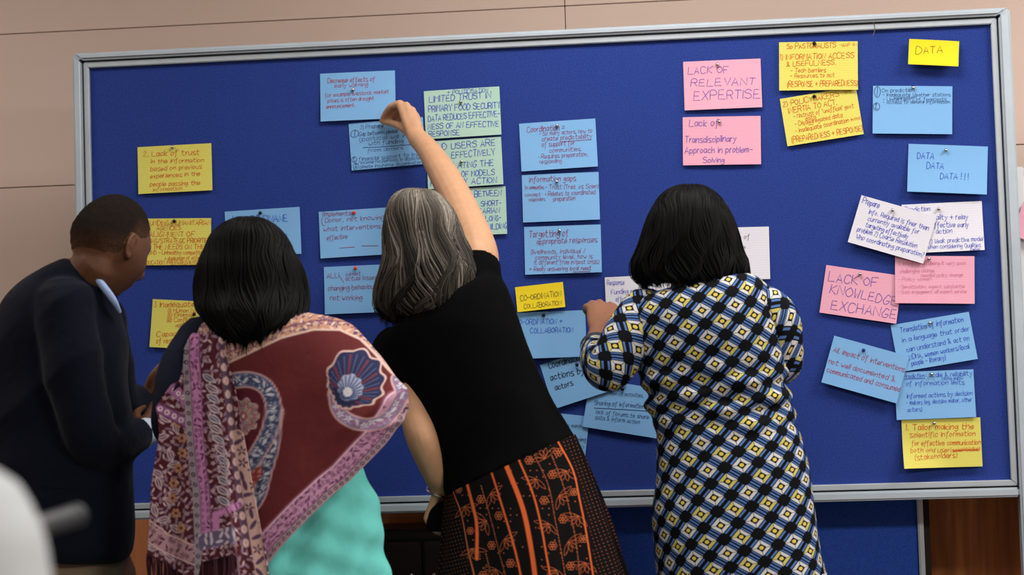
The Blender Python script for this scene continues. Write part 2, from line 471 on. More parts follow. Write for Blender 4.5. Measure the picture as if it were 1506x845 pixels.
for P in ([(-FW, z1), (FW, z1), (FW + a, z1 + a), (-FW - a, z1 + a)], [(-FW, z0), (FW, z0), (FW + a, z0 - a), (-FW - a, z0 - a)],
          [(-FW, z0), (-FW, z1), (-FW - a, z1 + a), (-FW - a, z0 - a)], [(FW, z0), (FW, z1), (FW + a, z1 + a), (FW + a, z0 - a)]):
    mitre('inner_moulding', P, -.011, .022, MT['alu'])
g = a + .004                    # dark slit, then the outer tube
boxobj('backing', Bag().box(-FW - .03, FW + .03, .02, .034, z0 - .03, z1 + .03), MT['gap'], pb)
tl, tr_, tt_, tb = .023, .029, .0195, .024      # widths of the outer tube: left, right, top, bottom
xa, xb, xc, xd = -FW - g - tl, -FW - g, FW + g, FW + g + tr_
mitre('top_rail', [(xb, z1 + g), (xc, z1 + g), (xd, z1 + g + tt_), (xa, z1 + g + tt_)], -.024, .03, MT['steel'], .006)
mitre('post', [(xa, .06), (xb, .06), (xb, z1 + g), (xa, z1 + g + tt_)], -.024, .03, MT['steel'], .006)
mitre('post', [(xd, .06), (xc, .06), (xc, z1 + g), (xd, z1 + g + tt_)], -.024, .03, MT['steel'], .006)
bevel_box('bottom_rail', xb, xc, -.018, .03, z0 - g - tb, z0 - g, MT['steel'], pb, .005)
for sgn in (-1, 1):
    x = (xa + xb) / 2 if sgn < 0 else (xc + xd) / 2
    bevel_box('foot', x - .02, x + .02, -.33, .33, .02, .06, MT['steel'], pb, .006)
    for yy in (-.28, .28):
        V, F, _ = tube([(x - .014, yy, .02), (x + .014, yy, .02)], [.02, .02], 16, 2, False)
        child(mesh('caster', V, F, MT['black_l'], None, True), pb)

# rust drip marks and a loose thread over the top rail
V, F, _ = ptube([(1284, 32, -.028, .0012), (1287, 42, -.018, .0012), (1284, 52, -.016, .001)], 5, 8)
mesh('thread', V, F, MT['khaki'], None)
tag(bpy.data.objects['thread'], 'thin tan thread hanging over the top rail of the pinboard', 'thread')

# second blue panel low behind the board, its grey edge showing
px0, px1 = U(722, 790, .14)[0], U(1350, 790, .14)[0]
lp = empty('lower_panel', ((px0 + px1) / 2, .14, 0), 'blue felt panel standing on the floor beneath the pinboard, grey edge strip', 'panel')
boxobj('felt', Bag().box(px0, px1, .14, .165, .03, 1.0), MT['fabric2'], lp)
for n_, q in (('edge_strip', (px1, px1 + .015, .128, .17, .0, 1.02)), ('edge_strip', (px0 - .015, px0, .128, .17, .0, 1.02)), ('edge_strip', (px0, px1, .128, .17, .0, .03)), ('edge_strip', (px0, px1, .128, .17, 1.0, 1.02))):
    bevel_box(n_, *q, MT['white_frame' if False else 'alu'], lp, .003)
boxobj('dark_strip', Bag().box(px1 + .0155, px1 + .032, .145, .19, 0, 1.02), MT['gap'], lp)  # dark strip filling the black gap beside the grey edge

# dark low cabinet behind the women
cx0, cx1 = U(548, 800, .12)[0], U(694, 800, .12)[0]; ct = U(600, 777, .12)[2]
cb = empty('low_cabinet', ((cx0 + cx1) / 2, .25, 0), 'dark brown low wooden cabinet under the pinboard behind the women', 'cabinet')
bevel_box('cabinet_top', cx0 - .01, cx1 + .01, .11, .40, ct - .025, ct, MT['wood_x'], cb, .004)
bevel_box('cabinet_body', cx0, cx1, .14, .395, 0.0, ct - .025, MT['wood_x'], cb, .003)
for i in range(2):
    m_ = (cx0 + cx1) / 2
    d = bevel_box('cabinet_door', (cx0 + .01, m_ + .004)[i], (m_ - .004, cx1 - .01)[i], .122, .14, .06, ct - .035, MT['wood_x'], cb, .003)
    V, F, _ = tube([(m_ + (-.03, .03)[i], .115, ct - .2), (m_ + (-.03, .03)[i], .115, ct - .12)], [.005, .005], 8, 3)
    child(mesh('handle', V, F, MT['silver'], None), d)

# neighbouring pinboard at the right edge
b2 = empty('pinboard', (2.05, .06, 0), 'white-framed blue pinboard only just showing at the right edge', 'pinboard')
nx = U(1494, 300, .06)[0]; nz = U(1500, 246, .06)[2]
boxobj('felt', Bag().box(nx + .02, nx + 1.6, .062, .08, .75, nz - .022), MT['fabric'], b2)
for q in ((nx, nx + .022, .045, .085, .72, nz), (nx + 1.6, nx + 1.622, .045, .085, .72, nz), (nx + .022, nx + 1.6, .045, .085, nz - .022, nz), (nx + .022, nx + 1.6, .045, .085, .72, .742)):
    bevel_box('frame_bar', *q, MT['white_frame'], b2, .003)
for q in (.25, 1.35):
    bevel_box('leg', nx + q, nx + q + .03, .085, .115, 0, 1.2, MT['white_frame'], b2, .004)

# ------------------------------------------------------------------ handwriting: a single-stroke alphabet (x, y digits; baseline y=2, x-height 6, capitals 8)
GL = {'A':'02 28 42|14 34','B':'02 08 38 46 35 05|35 44 43 32 02','C':'47 38 18 06 04 12 32 43','D':'02 08 28 46 44 22 02','E':'38 08 02 42|05 35','F':'48 08 02|05 35',
'G':'47 28 16 04 12 32 44 24','H':'08 02|48 42|05 45','I':'08 02','J':'38 33 22 03','K':'08 02|48 05 42','L':'08 02 42','M':'02 08 25 48 42','N':'02 08 42 48','O':'28 06 04 22 44 46 28',
'P':'02 08 38 46 35 05','Q':'28 06 04 22 44 46 28|33 41','R':'02 08 38 46 35 05|25 42','S':'47 28 07 06 35 44 43 22 03','T':'08 48|28 22','U':'08 03 22 43 48','V':'08 22 48',
'W':'08 12 25 32 48','X':'08 42|02 48','Y':'08 25 48|25 22','Z':'08 48 02 42',
'a':'35 16 04 12 34|36 32','b':'08 02|05 26 34 22 02','c':'35 16 04 12 33','d':'38 32|35 16 04 12 33','e':'04 34 26 05 03 12 33','f':'38 28 17 11 00|06 26','g':'36 31 10 01|35 16 04 13 34',
'h':'08 02|04 26 35 32','i':'06 02|07 08','j':'16 11 00|17 18','k':'08 02|36 04 32','l':'08 02','m':'06 02|04 16 25 22|24 36 45 42','n':'06 02|04 26 35 32','o':'16 05 03 12 23 35 16',
'p':'06 00|05 26 34 22 03','q':'36 30|35 16 04 12 33','r':'06 02|04 16 26','s':'36 16 05 33 32 02','t':'18 13 22 32|06 36','u':'06 03 12 33|36 32','v':'06 12 36','w':'06 12 24 32 46',
'x':'06 32|02 36','y':'06 14|36 10 00','z':'06 36 02 32','1':'07 18 12','2':'07 28 37 02 32','3':'08 38 15 34 22 03','4':'38 04 44|38 32','5':'38 08 05 35 33 12 02',
'.':'02 12','-':'05 35',',':'13 01','+':'05 45|27 23','(':'18 06 03 11',')':'08 16 13 01','/':'02 38',':':'03 04|06 07','!':'08 04|02 03','&':'42 07 18 26 03 12 34','?':'07 28 36 14 13|11 12',
'=':'04 34|06 36','•':'05 15 14 04 05','"':'08 07|18 17','|':'09 01','①':'29 07 03 21 43 47 29|28 22','②':'29 07 03 21 43 47 29|17 28 13 33','③':'29 07 03 21 43 47 29|18 37 15 34 13','_':'02 42'}
WD = {}
for k, s in GL.items():
    GL[k] = [np.array([(float(p[0]), float(p[1]) - 2) for p in st.split()]) for st in s.split('|')]
    WD[k] = max(p[:, 0].max() for p in GL[k])

def strokes(text, rnd, curvy):
    """polylines in units where capitals are 6 high, and the total width"""
    x = 0; out = []
    for ch in text:
        if ch == ' ':
            x += 2.8; continue
        if ch not in GL: continue
        dy = rnd.uniform(-.25, .25); sc = rnd.uniform(.92, 1.08); sl = rnd.uniform(.02, .14)
        for st in GL[ch]:
            p = st * sc + np.array([rnd.uniform(-.12, .12), dy])
            p = p + rnd_jit(rnd, len(p))
            if len(p) > 2: p = spline(p, (len(p) - 1) * (3 if ch.islower() or ch in 'CGOSUDPRB&?()①②③' else 1) + 1)
            p = p + np.stack([x + p[:, 1] * sl, 0 * p[:, 1]], -1)
            out.append(p)
        x += WD[ch] * sc + 1.25
    return out, max(x - 1.25, 1)

def rnd_jit(rnd, n):
    return np.array([[rnd.uniform(-.16, .16), rnd.uniform(-.16, .16)] for _ in range(n)])

def ribbon(b, P3, N, w):
    """flat ink stroke of half width w along 3D polyline P3 lying on a surface with normal N"""
    if len(P3) < 2: return
    T = np.gradient(P3, axis=0); T /= np.linalg.norm(T, axis=1)[:, None] + 1e-9
    S = np.cross(T, N); S /= np.linalg.norm(S, axis=1)[:, None] + 1e-9
    n = len(P3)
    P3 = P3.copy(); P3[0] -= T[0] * w * .6; P3[-1] += T[-1] * w * .6
    V = np.vstack([P3 + S * w, P3 - S * w])
    b.add(V, [[i, i+1, n+i+1, n+i] for i in range(n - 1)])

NB = np.array([0, -1.0, 0])
def card(quad, colour, ink, lines, label, pin=None, pinmat='pin', lay=0, lift=.006, curl=0.0, extra=(), w=.00075, name='card', board_y=0.0, seed=None, pinname=None):
    """quad = TL TR BR BL photo points; lines = (x0,y0,x1,y1,cap height px,text)"""
    w *= .82
    rnd = random.Random(seed if seed is not None else int(quad[0][0] * 7 + quad[0][1]))
    Yp = board_y - .002 - lay * .0035
    Q = U([p[0] for p in quad], [p[1] for p in quad], Yp)
    c = Q.mean(0)
    ex = (Q[1] - Q[0] + Q[2] - Q[3]) / 2; wid = np.linalg.norm(ex); ex /= wid
    ez = np.array([-ex[2], 0, ex[0]])
    hei = abs(((Q[0] - Q[3] + Q[1] - Q[2]) / 2) @ ez)
    ly = lift * rnd.uniform(.7, 1.2)
    side = rnd.uniform(-.35, .35)
    def dd(s, t):      # distance off the board
        q = np.clip(.5 - t / hei, 0, 1)
        r = ly * q ** 1.6 * (1 + side * s / wid) + .0015 * np.cos(s / wid * 3.1)
        if curl: r = r + curl * np.clip(q * 1.0 + (-s / wid) - .82, 0, 1) ** 1.5
        return r
    n_, m_ = 13, 9
    S, T = np.meshgrid(np.linspace(-wid/2, wid/2, n_), np.linspace(hei/2, -hei/2, m_))
    def p3(S, T, off): return c + ex * S[..., None] + ez * T[..., None] + NB * (dd(S, T) + off)[..., None]
    A = p3(S, T, .0005).reshape(-1, 3); B = p3(S, T, 0).reshape(-1, 3)
    F = grid_faces(m_, n_)
    F = [f[::-1] for f in F]
    k = n_ * m_
    F2 = [[i + k for i in f[::-1]] for f in F]
    rim = [j for j in range(n_)] + [i*n_ + n_-1 for i in range(1, m_)] + [(m_-1)*n_ + j for j in range(n_-2, -1, -1)] + [i*n_ for i in range(m_-2, 0, -1)]
    nR = len(rim)
    F3 = [[2*k + i, 2*k + (i+1) % nR, 2*k + nR + (i+1) % nR, 2*k + nR + i] for i in range(nR)]
    uv = np.stack([S.ravel(), T.ravel()], -1); uv = np.vstack([uv, uv, uv[rim], uv[rim]])
    o = mesh(name, np.vstack([A, B, A[rim], B[rim]]), F + F2 + F3, MT['card_' + colour], None, True, uv=uv, loc=c)
    tag(o, label, 'card', 'cards pinned to the blue board')
    b = Bag()
    def loc2(px, py):
        d = U(px, py, Yp - ly * .4) - c
        return d @ ex, d @ ez
    for x0, y0, x1, y1, h, text in lines:
        s0, t0 = loc2(x0, y0); s1, t1 = loc2(x1, y1)
        d = np.array([s1 - s0, t1 - t0]); Ln = np.linalg.norm(d); d /= Ln; up_ = np.array([-d[1], d[0]])
        st, tw = strokes(text, rnd, True)
        hs = h / PXM(0) / 6.0; ws = Ln / tw
        for p in st:
            q = np.array([s0, t0]) + d * (p[:, :1] * ws) + up_ * (p[:, 1:] * hs)
            q[:, 0] = np.clip(q[:, 0], -wid/2 + .001, wid/2 - .001); q[:, 1] = np.clip(q[:, 1], -hei/2 + .001, hei/2 - .001)
            ribbon(b, p3(q[:, 0], q[:, 1], .0011), NB, w * min(1.0, max(.62, h / 8.5)))
    for e in extra:    # free polylines in photo px
        st = np.array([loc2(x, y) for x, y in e])
        st = spline(st, max(2, (len(st) - 1) * 4 + 1))
        ribbon(b, p3(st[:, 0], st[:, 1], .0011), NB, w)
    if b.n:
        V, F = b.out()
        h = mesh('handwriting', V, F, MT['ink_' + ink], None, False, loc=c)
        child(h, o); h['kind'] = 'stuff'
    if pin is not None:
        P = U(pin[0], pin[1], Yp - .004)
        s_, t_ = loc2(*pin)
        off = float(dd(np.array(s_), np.array(t_)))
        Vp = []; Fp = []
        prof = [(0, .0), (.0016, .0), (.0016, .0035), (.0042, .0035), (.0049, .005), (.0042, .0075), (.0022, .0092), (0.0002, .0096)]
        ns = 12; y_ = Yp - off
        for r, hgt in prof:
            for j in range(ns):
                a_ = 2 * math.pi * j / ns
                Vp.append((P[0] + r * math.cos(a_), y_ - hgt, P[2] + r * math.sin(a_)))
        po = mesh('push_pin', Vp, grid_faces(len(prof), ns, True), MT[pinmat], None, True, loc=(P[0], y_, P[2]))
        kind = {'pin': 'silver', 'pin_dark': 'dark', 'pin_red': 'red', 'pin_blue': 'dark blue'}[pinmat]
        tag(po, ' '.join(('%s push pin through the %s' % (kind, pinname or label)).split()[:16]).rstrip(',').removesuffix(' of a').removesuffix(' in dark').removesuffix(' in'), 'pin', 'push pins')
    return o

# ------------------------------------------------------------------ the cards
card([(470,108.6),(581,103.4),(582.4,174.5),(473,179)], 'blue', 'red', [(482,122,551,119,7,'Decrease effects of'),(492,129,541,126.5,6,'early warning'),(478,143,572,137,6,'for example livestock market'),(482,151,550,147,6,'prices is often drought'),(480,160,523,157,6,'announcement.')],
     'light blue card with red writing on the effects of early warning', (519.4,132), w=.0008, pinname='blue early warning card at top centre')
card([(513,182.3),(620.7,172),(628,241),(517.3,250.6)], 'blue', 'navy', [(530,190,564,187,6,'2) Prepare'),(516,201,526,200,8,'①'),(528,200,585,195,6,'Gap between please'),(529,208,598,202,6,'(political will in'),(542,214,593,210,6,'with funding'),(541,224,593,219,5,'from donors'),(518,238,525,237,7,'②'),(528,237,616,229,6,'financial support to low'),(531,241.5,621,234,5,'income households in disaster'),(520,248.5,527,248,7,'③'),(529,248,621,240.5,5,'climate insurance dissemination')],
     'light blue card with dark handwriting being pinned by the raised hand', None, extra=[[(534,217),(560,216),(585,214),(612,212)]], lift=.003)
card([(623.5,134.2),(734.3,127),(737.8,198),(626.4,205)], 'green', 'blue', [(658,139,717.6,135,6,'+ POLITICISATION'),(631,150.5,722,143.5,9,'LIMITED TRUST IN'),(630,164.5,736,158.5,9,'PRIMARY FOOD SECURITY'),(630,178.5,735,171,8.5,'DATA REDUCES EFFECTIVE-'),(630,190,733.5,186,8.5,'NESS OF AN EFFECTIVE'),(631,201,676,199,8,'RESPONSE')],
     'pale green card reading LIMITED TRUST IN PRIMARY FOOD SECURITY', (677.8,150), w=.0009)
card([(626.4,208.5),(737,201),(740.6,271),(630,278.6)], 'green', 'blue', [(636,221.5,657,219.5,9.5,'END'),(664,219,728,213.5,9.5,'USERS ARE'),(634,235.5,655,233.5,9,'NOT'),(664,232.5,728,227,9,'EFFECTIVELY'),(634,250,664,248,9,'TRANS'),(667,247.5,726,243.5,9,'LATING THE'),(634,263,672,260.5,8.5,'OUTPUT'),(679,260,727.5,257,8.5,'OF MODELS'),(634,273.5,688,271,9,'FOR EARLY'),(694,270.5,731,268.5,9,'ACTION')],
     'pale green card reading USERS ARE EFFECTIVELY MODELS ACTION behind the raised arm', (679,238), w=.0009)
card([(631.7,279.7),(743,273.6),(746.7,344),(634,349)], 'green', 'blue', [(640,293,670,291,8.5,'LOOP'),(698,289.5,737,287,8.5,'BETWEEN'),(707.6,303.5,737,301.5,8,'SHORT-'),(704,314.5,735,312.5,8,'TARIAN'),(707,325.5,737,324,8,'D LONG-'),(713,337.5,746,335.5,8,'BUILDING')],
     'pale green card ending in SHORT- and BUILDING, half hidden by grey hair', None, w=.0009)
card([(763.7,182),(876,174),(879,245),(767,252.4)], 'blue', 'maroon', [(775,194.5,830,191,8,'Coordination ='),(794,199.5,871,194.5,6,'• So many actors, how to'),(797,207.5,870,203,7,'create predictability'),(797.4,216,845,213,7,'of support for'),(808,224.5,856,221.5,6.5,'communities.'),(792,233.5,865,229.5,6.5,'• Requires preparation.'),(794,241,826,239,6,'responding')],
     'light blue card headed Coordination in dark red, topmost of a column of three', (819.4,184.6), extra=[[(823,208.5),(846,207),(870,205)]])
card([(767.6,257.7),(880.8,252.4),(882,323),(769.4,327)], 'blue', 'maroon', [(778.6,267.5,847,265.5,8,'Information gaps'),(772,278,800,277.5,5.5,'to communities'),(803,278,880,276.5,6.5,'• Trust (Trad. vs Scien)'),(772,289,795,288,5.5,'concept'),(802,288.5,875.5,285,6.5,'• Relates to coordinated'),(778,296,802,295,5.5,'responders'),(814,296,846,294,6.5,'preparation')],
     'light blue card headed Information gaps in dark red ink', (819,267))
card([(770.8,333.6),(883.7,330),(885,400),(772.6,404)], 'blue', 'maroon', [(778,348.5,836,347,9.5,'Targetting of'),(789.6,359,878,355.5,8,'appropriate responses'),(781,373.5,861,371.5,6.5,'(livelihoods, individual /'),(787.5,381.5,871,379.5,6.5,'community level, how is'),(786,389,881,387.5,6.5,'it different from in/post crisis)'),(778.6,398.5,868.4,397,6.5,'+ Really answering local need')],
     'light blue card headed Targetting of appropriate responses in dark red ink', (823,339), extra=[[(843,400),(868,399)]])
card([(618,383),(729,377),(732,448),(621,454)], 'blue', 'navy', [], 'light blue card almost wholly hidden behind the black T-shirt shoulder', None)
card([(757,422.5),(828.5,414),(831,451.4),(762,458.7)], 'gold', 'violet', [(765.5,442.5,825.5,435,8,'CO-ORDINATION'),(790,447,794,446.5,5,'+'),(771,454,825.5,448,7,'COLLABORATION')],
     'small bright yellow card reading CO-ORDINATION + COLLABORATION', None, lay=2, lift=.008)
card([(750,460),(861,455.7),(862.6,524),(752,528)], 'blue', 'blue', [(757,477,827,475.6,7.5,'CO-ORDINATION +'),(780,489.5,843,488,7.5,'COLLABORATION')],
     'light blue card with blue COLLABORATION below the small yellow card', (799.7,463), 'pin_dark', lay=1)
card([(792,536.6),(900,502),(922,566),(817,601)], 'blue', 'black', [(808,542,858,528,10,'Coordination'),(810,559,859,548,9,'actions by'),(817,574,843,565.5,8,'actors')],
     'tilted light blue card reading Coordination actions by actors in black', (848.7,536), 'pin_dark', lay=.3, w=.001)
card([(868,556),(976,572),(968,645),(857,626.4)], 'blue', 'navy', [(897,580,945,584,5.5,'tion of activities'),(874,594.5,947,600,6.5,'Sharing of Information'),(876.5,607.5,954,616,6,'lack of forums to share'),(875,616,940.5,623,6,'data & inform action')],
     'light blue card reading Sharing of Information beside the patterned tunic', (915.7,572), 'pin_dark', extra=[[(873.6,599.5),(912,601.5),(952,604)]])
card([(752,600),(866,612),(861,676),(747,664)], 'blue', 'black', [(812,627,862,629.5,6,'Coord in mechan'),(838,647.5,861,649,7,'planning'),(850,658.5,858,659.5,6,'in')],
     'light blue card corner peeping out beside the orange and black skirt', None, lay=-.2)
card([(890,407.8),(1002,402),(1004,474),(892,479)], 'white', 'blue', [(893,419,918,418,7,'Response'),(898.7,432.5,966.6,430,7,'Funding released to'),(906,443,929,441.5,6.5,'effective'),(906,455.5,935,454,6.5,'under')],
     'white card headed Response left of the black bob', None)
card([(1017,337),(1131,332),(1132.4,411),(1019,412)], 'white', 'black', [(1086,351.5,1103,351,6,'e of'),(1089,365.5,1096,365.5,5,'te')],
     'white card half hidden behind the right side of the black bob', None)
card([(1004.7,91),(1118.7,86),(1120.7,158),(1007,162.7)], 'pink', 'purple', [(1012,109,1071,107,10,'LACK OF'),(1016,127,1110,124.6,11,'RELEVANT'),(1020,147.5,1117,144.5,13,'EXPERTISE')],
     'pink card reading LACK OF RELEVANT EXPERTISE in purple', (1055,95), w=.0009)
card([(1004,172.7),(1118.7,170),(1119,242),(1004.7,243)], 'pink', 'purple', [(1013.5,186,1057,185,10,'Lack of'),(1007,210,1082,208,9,'Transdisciplinary'),(1007,225.5,1106.5,224,9,'Approach in problem-'),(1034,239.5,1065,239,8,'Solving')],
     'pink card reading Lack of Transdisciplinary Approach in purple', (1058,179), w=.0009)
card([(1146,62),(1262,61),(1261,132),(1145.7,133.7)], 'yellow', 'orange', [(1157,72,1229,69.5,7.5,'So PASTORALISTS'),(1235,68.5,1260,67.5,4.5,'-GAP 4-'),(1147,88,1255.6,85,8,'1) INFORMATION ACCESS'),(1157,98,1229.5,95,7.5,'& USEFULNESS.'),(1162,107,1214.4,106,6.5,'- Tech barriers'),(1162,115,1227,113,6,'- Resources to act'),(1158,128,1260.8,126,8,'(RESPONSE + PREPAREDNESS)')],
     'pale yellow card headed PASTORALISTS in orange ink', (1197.4,64), 'pin_dark', lay=1, w=.0008)
card([(1146.8,145),(1258,128),(1270.7,196.8),(1158,216)], 'yellow', 'orange', [(1152,157,1234,141.5,8,'2) POLICYMAKERS'),(1238.6,137.5,1254,134.6,6,'-GAP'),(1160,166.5,1231.5,153.6,8,'INERTIA TO ACT.'),(1167,174,1255.6,158,6,'- Mistrust of "unofficial" govt'),(1184.6,177.5,1200,174.5,6,'data'),(1169,186,1239,172,6.5,'- Disaggregated data'),(1169.5,196,1248.5,179.5,6.5,'- Inadequate coordination'),(1252,178,1265.6,175,5,'in/out'),(1165,210,1268.4,192.5,8,'(PREPAREDNESS + RESPONSE)')],
     'tilted pale yellow card headed POLICYMAKERS in orange ink', (1197.4,142), 'pin_dark', w=.0008)
card([(1337,57),(1410.4,61),(1408.8,98.7),(1335.3,95.5)], 'gold', 'violet', [(1346.8,79.5,1386.5,78,10.5,'DATA')], 'small bright yellow card reading DATA near the top right corner', None, lay=3, lift=.016, w=.0007)
card([(1284,126),(1401,127),(1399.6,197.5),(1283,196.8)], 'blue', 'navy', [(1286,141,1294,141,12,'①'),(1297,136,1344,134.5,5.5,'On prediction'),(1298,141.5,1398,141.5,5,'- Inadequate Weather stations'),(1315,145.5,1347,144.5,3.5,'information'),(1298,148.5,1394,148,5,'- Uncertainty of forecasts.'),(1298,152.5,1397,152,5,'- Access to climate information'),(1285,161,1293,161,9,'②')],
     'light blue card with small dark writing On prediction in its upper half', (1342.8,129), w=.0007)
card([(1337,211.5),(1453.6,215.4),(1449.7,286.6),(1333,282)], 'blue', 'blue', [(1349,232.5,1373,234,9,'DATA'),(1362.5,247.5,1387.4,248.5,9,'DATA'),(1382.6,263,1423.5,264.5,9,'DATA ! ! !')],
     'light blue card reading DATA DATA DATA in blue ink', (1391,221), lift=.012)
card([(1327,301),(1444,295.4),(1447.3,367.6),(1328.5,373)], 'white', 'blue', [(1331,311,1367.5,310,7,'Prediction'),(1368,323,1423,322,7.5,'quality + relay'),(1370,334.5,1424,333.5,7.5,'effective early'),(1377,343.5,1400,342.5,7,'action'),(1366,358,1445,354,6.5,'2) Weak predictive model'),(1364.7,366,1442,363,6,'When considering Qualities'),(1426.7,368.5,1441,368,4,'Delay')],
     'white card on Prediction tucked behind the tilted white card', (1380.5,307))
card([(1316.6,377),(1433.8,375.4),(1432.4,447.6),(1316,444.5)], 'pink', 'faint', [(1322,390,1420,389,5.5,'1. Integrating (seeing it very soon'),(1324,401,1374,400,5.5,'challenging change'),(1355,407,1416,406,5,'needed policy change'),(1322,413,1370,412,5,'• Policy women'),(1322,424,1418,423,5,'• Sensitisation. expect substantial'),(1322,431.5,1421,430.5,5,'• Such engagement will expect service')],
     'pink card with faint pink pencil lines under the white cards', (1366.3,380.6), lay=1)
card([(1215.6,389.4),(1326,405.5),(1319.5,476),(1204.7,459.4)], 'pink', 'purple', [(1218,413,1290,421.5,13,'LACK OF'),(1220,430.5,1318,449.5,13,'KNOWLEDGE'),(1222,454.5,1317,468.5,13,'EXCHANGE')],
     'tilted pink card reading LACK OF KNOWLEDGE EXCHANGE', (1265,403), w=.0009)
card([(1268,287.6),(1378,318),(1356.9,388),(1245.6,355)], 'white', 'blue', [(1268,298,1292,306,8.5,'Prepare'),(1277.6,313.5,1365,338.5,7,'Info. Required is finer than'),(1276,324,1351,344,7,'currently available for'),(1272.4,333,1334.4,351,7,'targeting effectively'),(1260,339.5,1347.4,364.5,7,'problem 2) Coarse Resolution'),(1258.6,350.5,1358,378,7,'Who coordinating preparation?')],
     'tilted white card headed Prepare lying over the other white card', (1312.6,309), lay=2.4)
card([(1310,478),(1425.4,458),(1437,527.7),(1322,547)], 'blue', 'blue', [(1324.5,489,1417,472.5,7.5,'Translation of information'),(1327.5,503,1425.4,486,7,'in a language that order'),(1333.7,517.5,1425.4,499.5,7,'can understand & act on'),(1336,529,1425.4,512,7,'(NDMA, women workers/local'),(1340.8,537.5,1390.6,528,7,'people - literacy)')],
     'light blue card reading Translation of information in blue ink', (1367.5,474.5))
card([(1316,547.5),(1432,542.5),(1434.6,613),(1317.7,617)], 'blue', 'blue', [(1328.5,556,1360,554.5,6,'Prediction'),(1362,554.5,1429.4,551.5,6.5,': Scale & reliability'),(1385.4,558.5,1416,557,5,'(data gaps)'),(1333,567,1418.3,564.6,6.5,'of information limits'),(1334,585.5,1430,580.5,6.5,'Informed actions by decision'),(1333,595,1429.4,590,6,'- makers (eg. decision maker, other'),(1334.6,605.5,1356,604,6,'actors)')],
     'light blue card reading Informed actions by decision makers in blue', (1370,550), lay=.5, extra=[[(1330,557),(1360,556)]])
card([(1228.5,494),(1337.7,523.7),(1317.7,593),(1206.3,561)], 'blue', 'red', [(1225,516.5,1330,546.5,7.5,'All. impact of interventions'),(1218,533.5,1315.5,561,7.5,'not well documented &'),(1215.5,546.5,1323,576,7.5,'communicated and consumed')],
     'tilted light blue card with red writing on impact of interventions', (1270,514.8), 'pin_blue', lay=2)
card([(1325.4,617),(1441.7,613),(1444.5,685.5),(1329,688)], 'yellow', 'orange', [(1331.5,632,1431.5,630,8,'1. Tailor making the'),(1338,642.5,1434,640,7,'scientific information'),(1341,655,1442,653,7,'for effective communication'),(1339,665,1396,664,6.5,'both end user'),(1398,664,1440.8,662,6,'(scientists)'),(1345.4,676,1407,672,7.5,'(stakeholders)')],
     'yellow card headed Tailor making, lowest on the right, corner curling', (1373.7,622), lay=1, curl=.035, extra=[[(1400,662),(1420,661),(1441,660)],[(1402,663.5),(1420,661.5),(1438,661.5)]], w=.0008)
card([(202,216.3),(310.7,210.6),(313,279.6),(204.6,285.6)], 'yellow', 'orange', [(210.3,230,293,227,7.5,'2. Lack of trust'),(222.4,240,299.4,238,6.5,'in the information'),(221.7,251.5,296.7,247.5,6.5,'based on previous'),(221.7,262,294.4,258,6.5,'experiences in the'),(221,274,294.4,271.5,6.5,'people passing the'),(226,281.5,268,279.5,5.5,'information')],
     'yellow card reading Lack of trust, topmost at the left of the board', (254,216.7), w=.0008)
card([(203,321.5),(310.4,320.5),(310.4,389.5),(203.5,390)], 'yellow', 'orange', [(206,331,310,330.5,7,'5. FUNDING/HUMANITARIAN'),(230.4,338.5,268,337.5,6.5,'AGENCIES.'),(206,348,286,347.5,7.5,'MISALIGNMENT OF'),(204,357.5,310,356.5,7,'FUNDING/STRATEGIC PRIORITIES'),(206,366.5,300,366,7,'WITH THE NEEDS ON THE'),(206,374,303,374,6,'GROUND - Unhealthy competition'),(242.5,382.5,300.5,381,5.5,'+ duplication of efforts'),(204,389,309,389,6,'MISEDUCATION, PREPAREDNESS + RES')],
     'yellow card headed FUNDING/HUMANITARIAN AGENCIES beside the man\'s face', (256.5,325), 'pin_dark', w=.0008)
card([(224.3,440),(334,444.4),(331.6,516),(221,509.6)], 'yellow', 'orange', [(226,451.5,285.3,450.5,8,'3 Inadequate'),(247,459,290,459,6,'(i) Human (so'),(247,465.5,284,465,6,'(ii) Financial'),(245.6,473,301,473,6.5,'(iii) Conflict over'),(258.8,481,308.8,480,6,'natural resources'),(231,494.5,284,493,7.5,'Capacity a'),(230.4,505,273,503.5,7.5,'of response')],
     'yellow card reading Inadequate Capacity, behind the shawl woman\'s shoulder', (286,462), 'pin_dark', w=.0008)
card([(331.6,311),(441.5,304),(443,373),(332.7,380)], 'blue', 'blue', [(342,328,422.5,325.5,10.5,'HOW TO FINANE'),(395,352,421,350.5,9,'plan')],
     'light blue card reading TO FINANE above the shawl woman\'s head', (383,313), 'pin_dark', w=.0009)
card([(469,311.5),(583,304),(585,373),(471.7,380)], 'blue', 'maroon', [(474,318,520,316,7,'(Implementer'),(478,327,564.5,322.5,7,'Donor, not knowing'),(475.7,340,578,334,7,'what interventions are'),(481.3,353,511,350.5,7,'effective')],
     'light blue card reading Donor not knowing left of the grey hair', (521,312.6), 'pin_red', extra=[[(474,320),(473,326),(475,331),(478,331)],[(500,364.7),(521.8,363)],[(532,361.6),(557,361)]])
card([(476.4,393),(590,387),(592,458),(478.4,461.6)], 'blue', 'maroon', [(481,409.5,498.7,407.5,8,'ALL:'),(505,413,507,405,9,'|'),(509,406,530.3,404.5,6,'current'),(508,412.5,554.8,410.5,6.5,'actual losses'),(482.5,427.5,553,424,7.5,'changing behaviour'),(485.8,441,532.4,441,7.5,'not working')],
     'light blue card reading changing behaviour not working', (523,394), 'pin_red')
card([(1500,296),(1575,318),(1560,372),(1493,346)], 'pink', 'purple', [], 'pink card on the neighbouring board at the right edge', None, board_y=.042, lift=.004, lay=1)

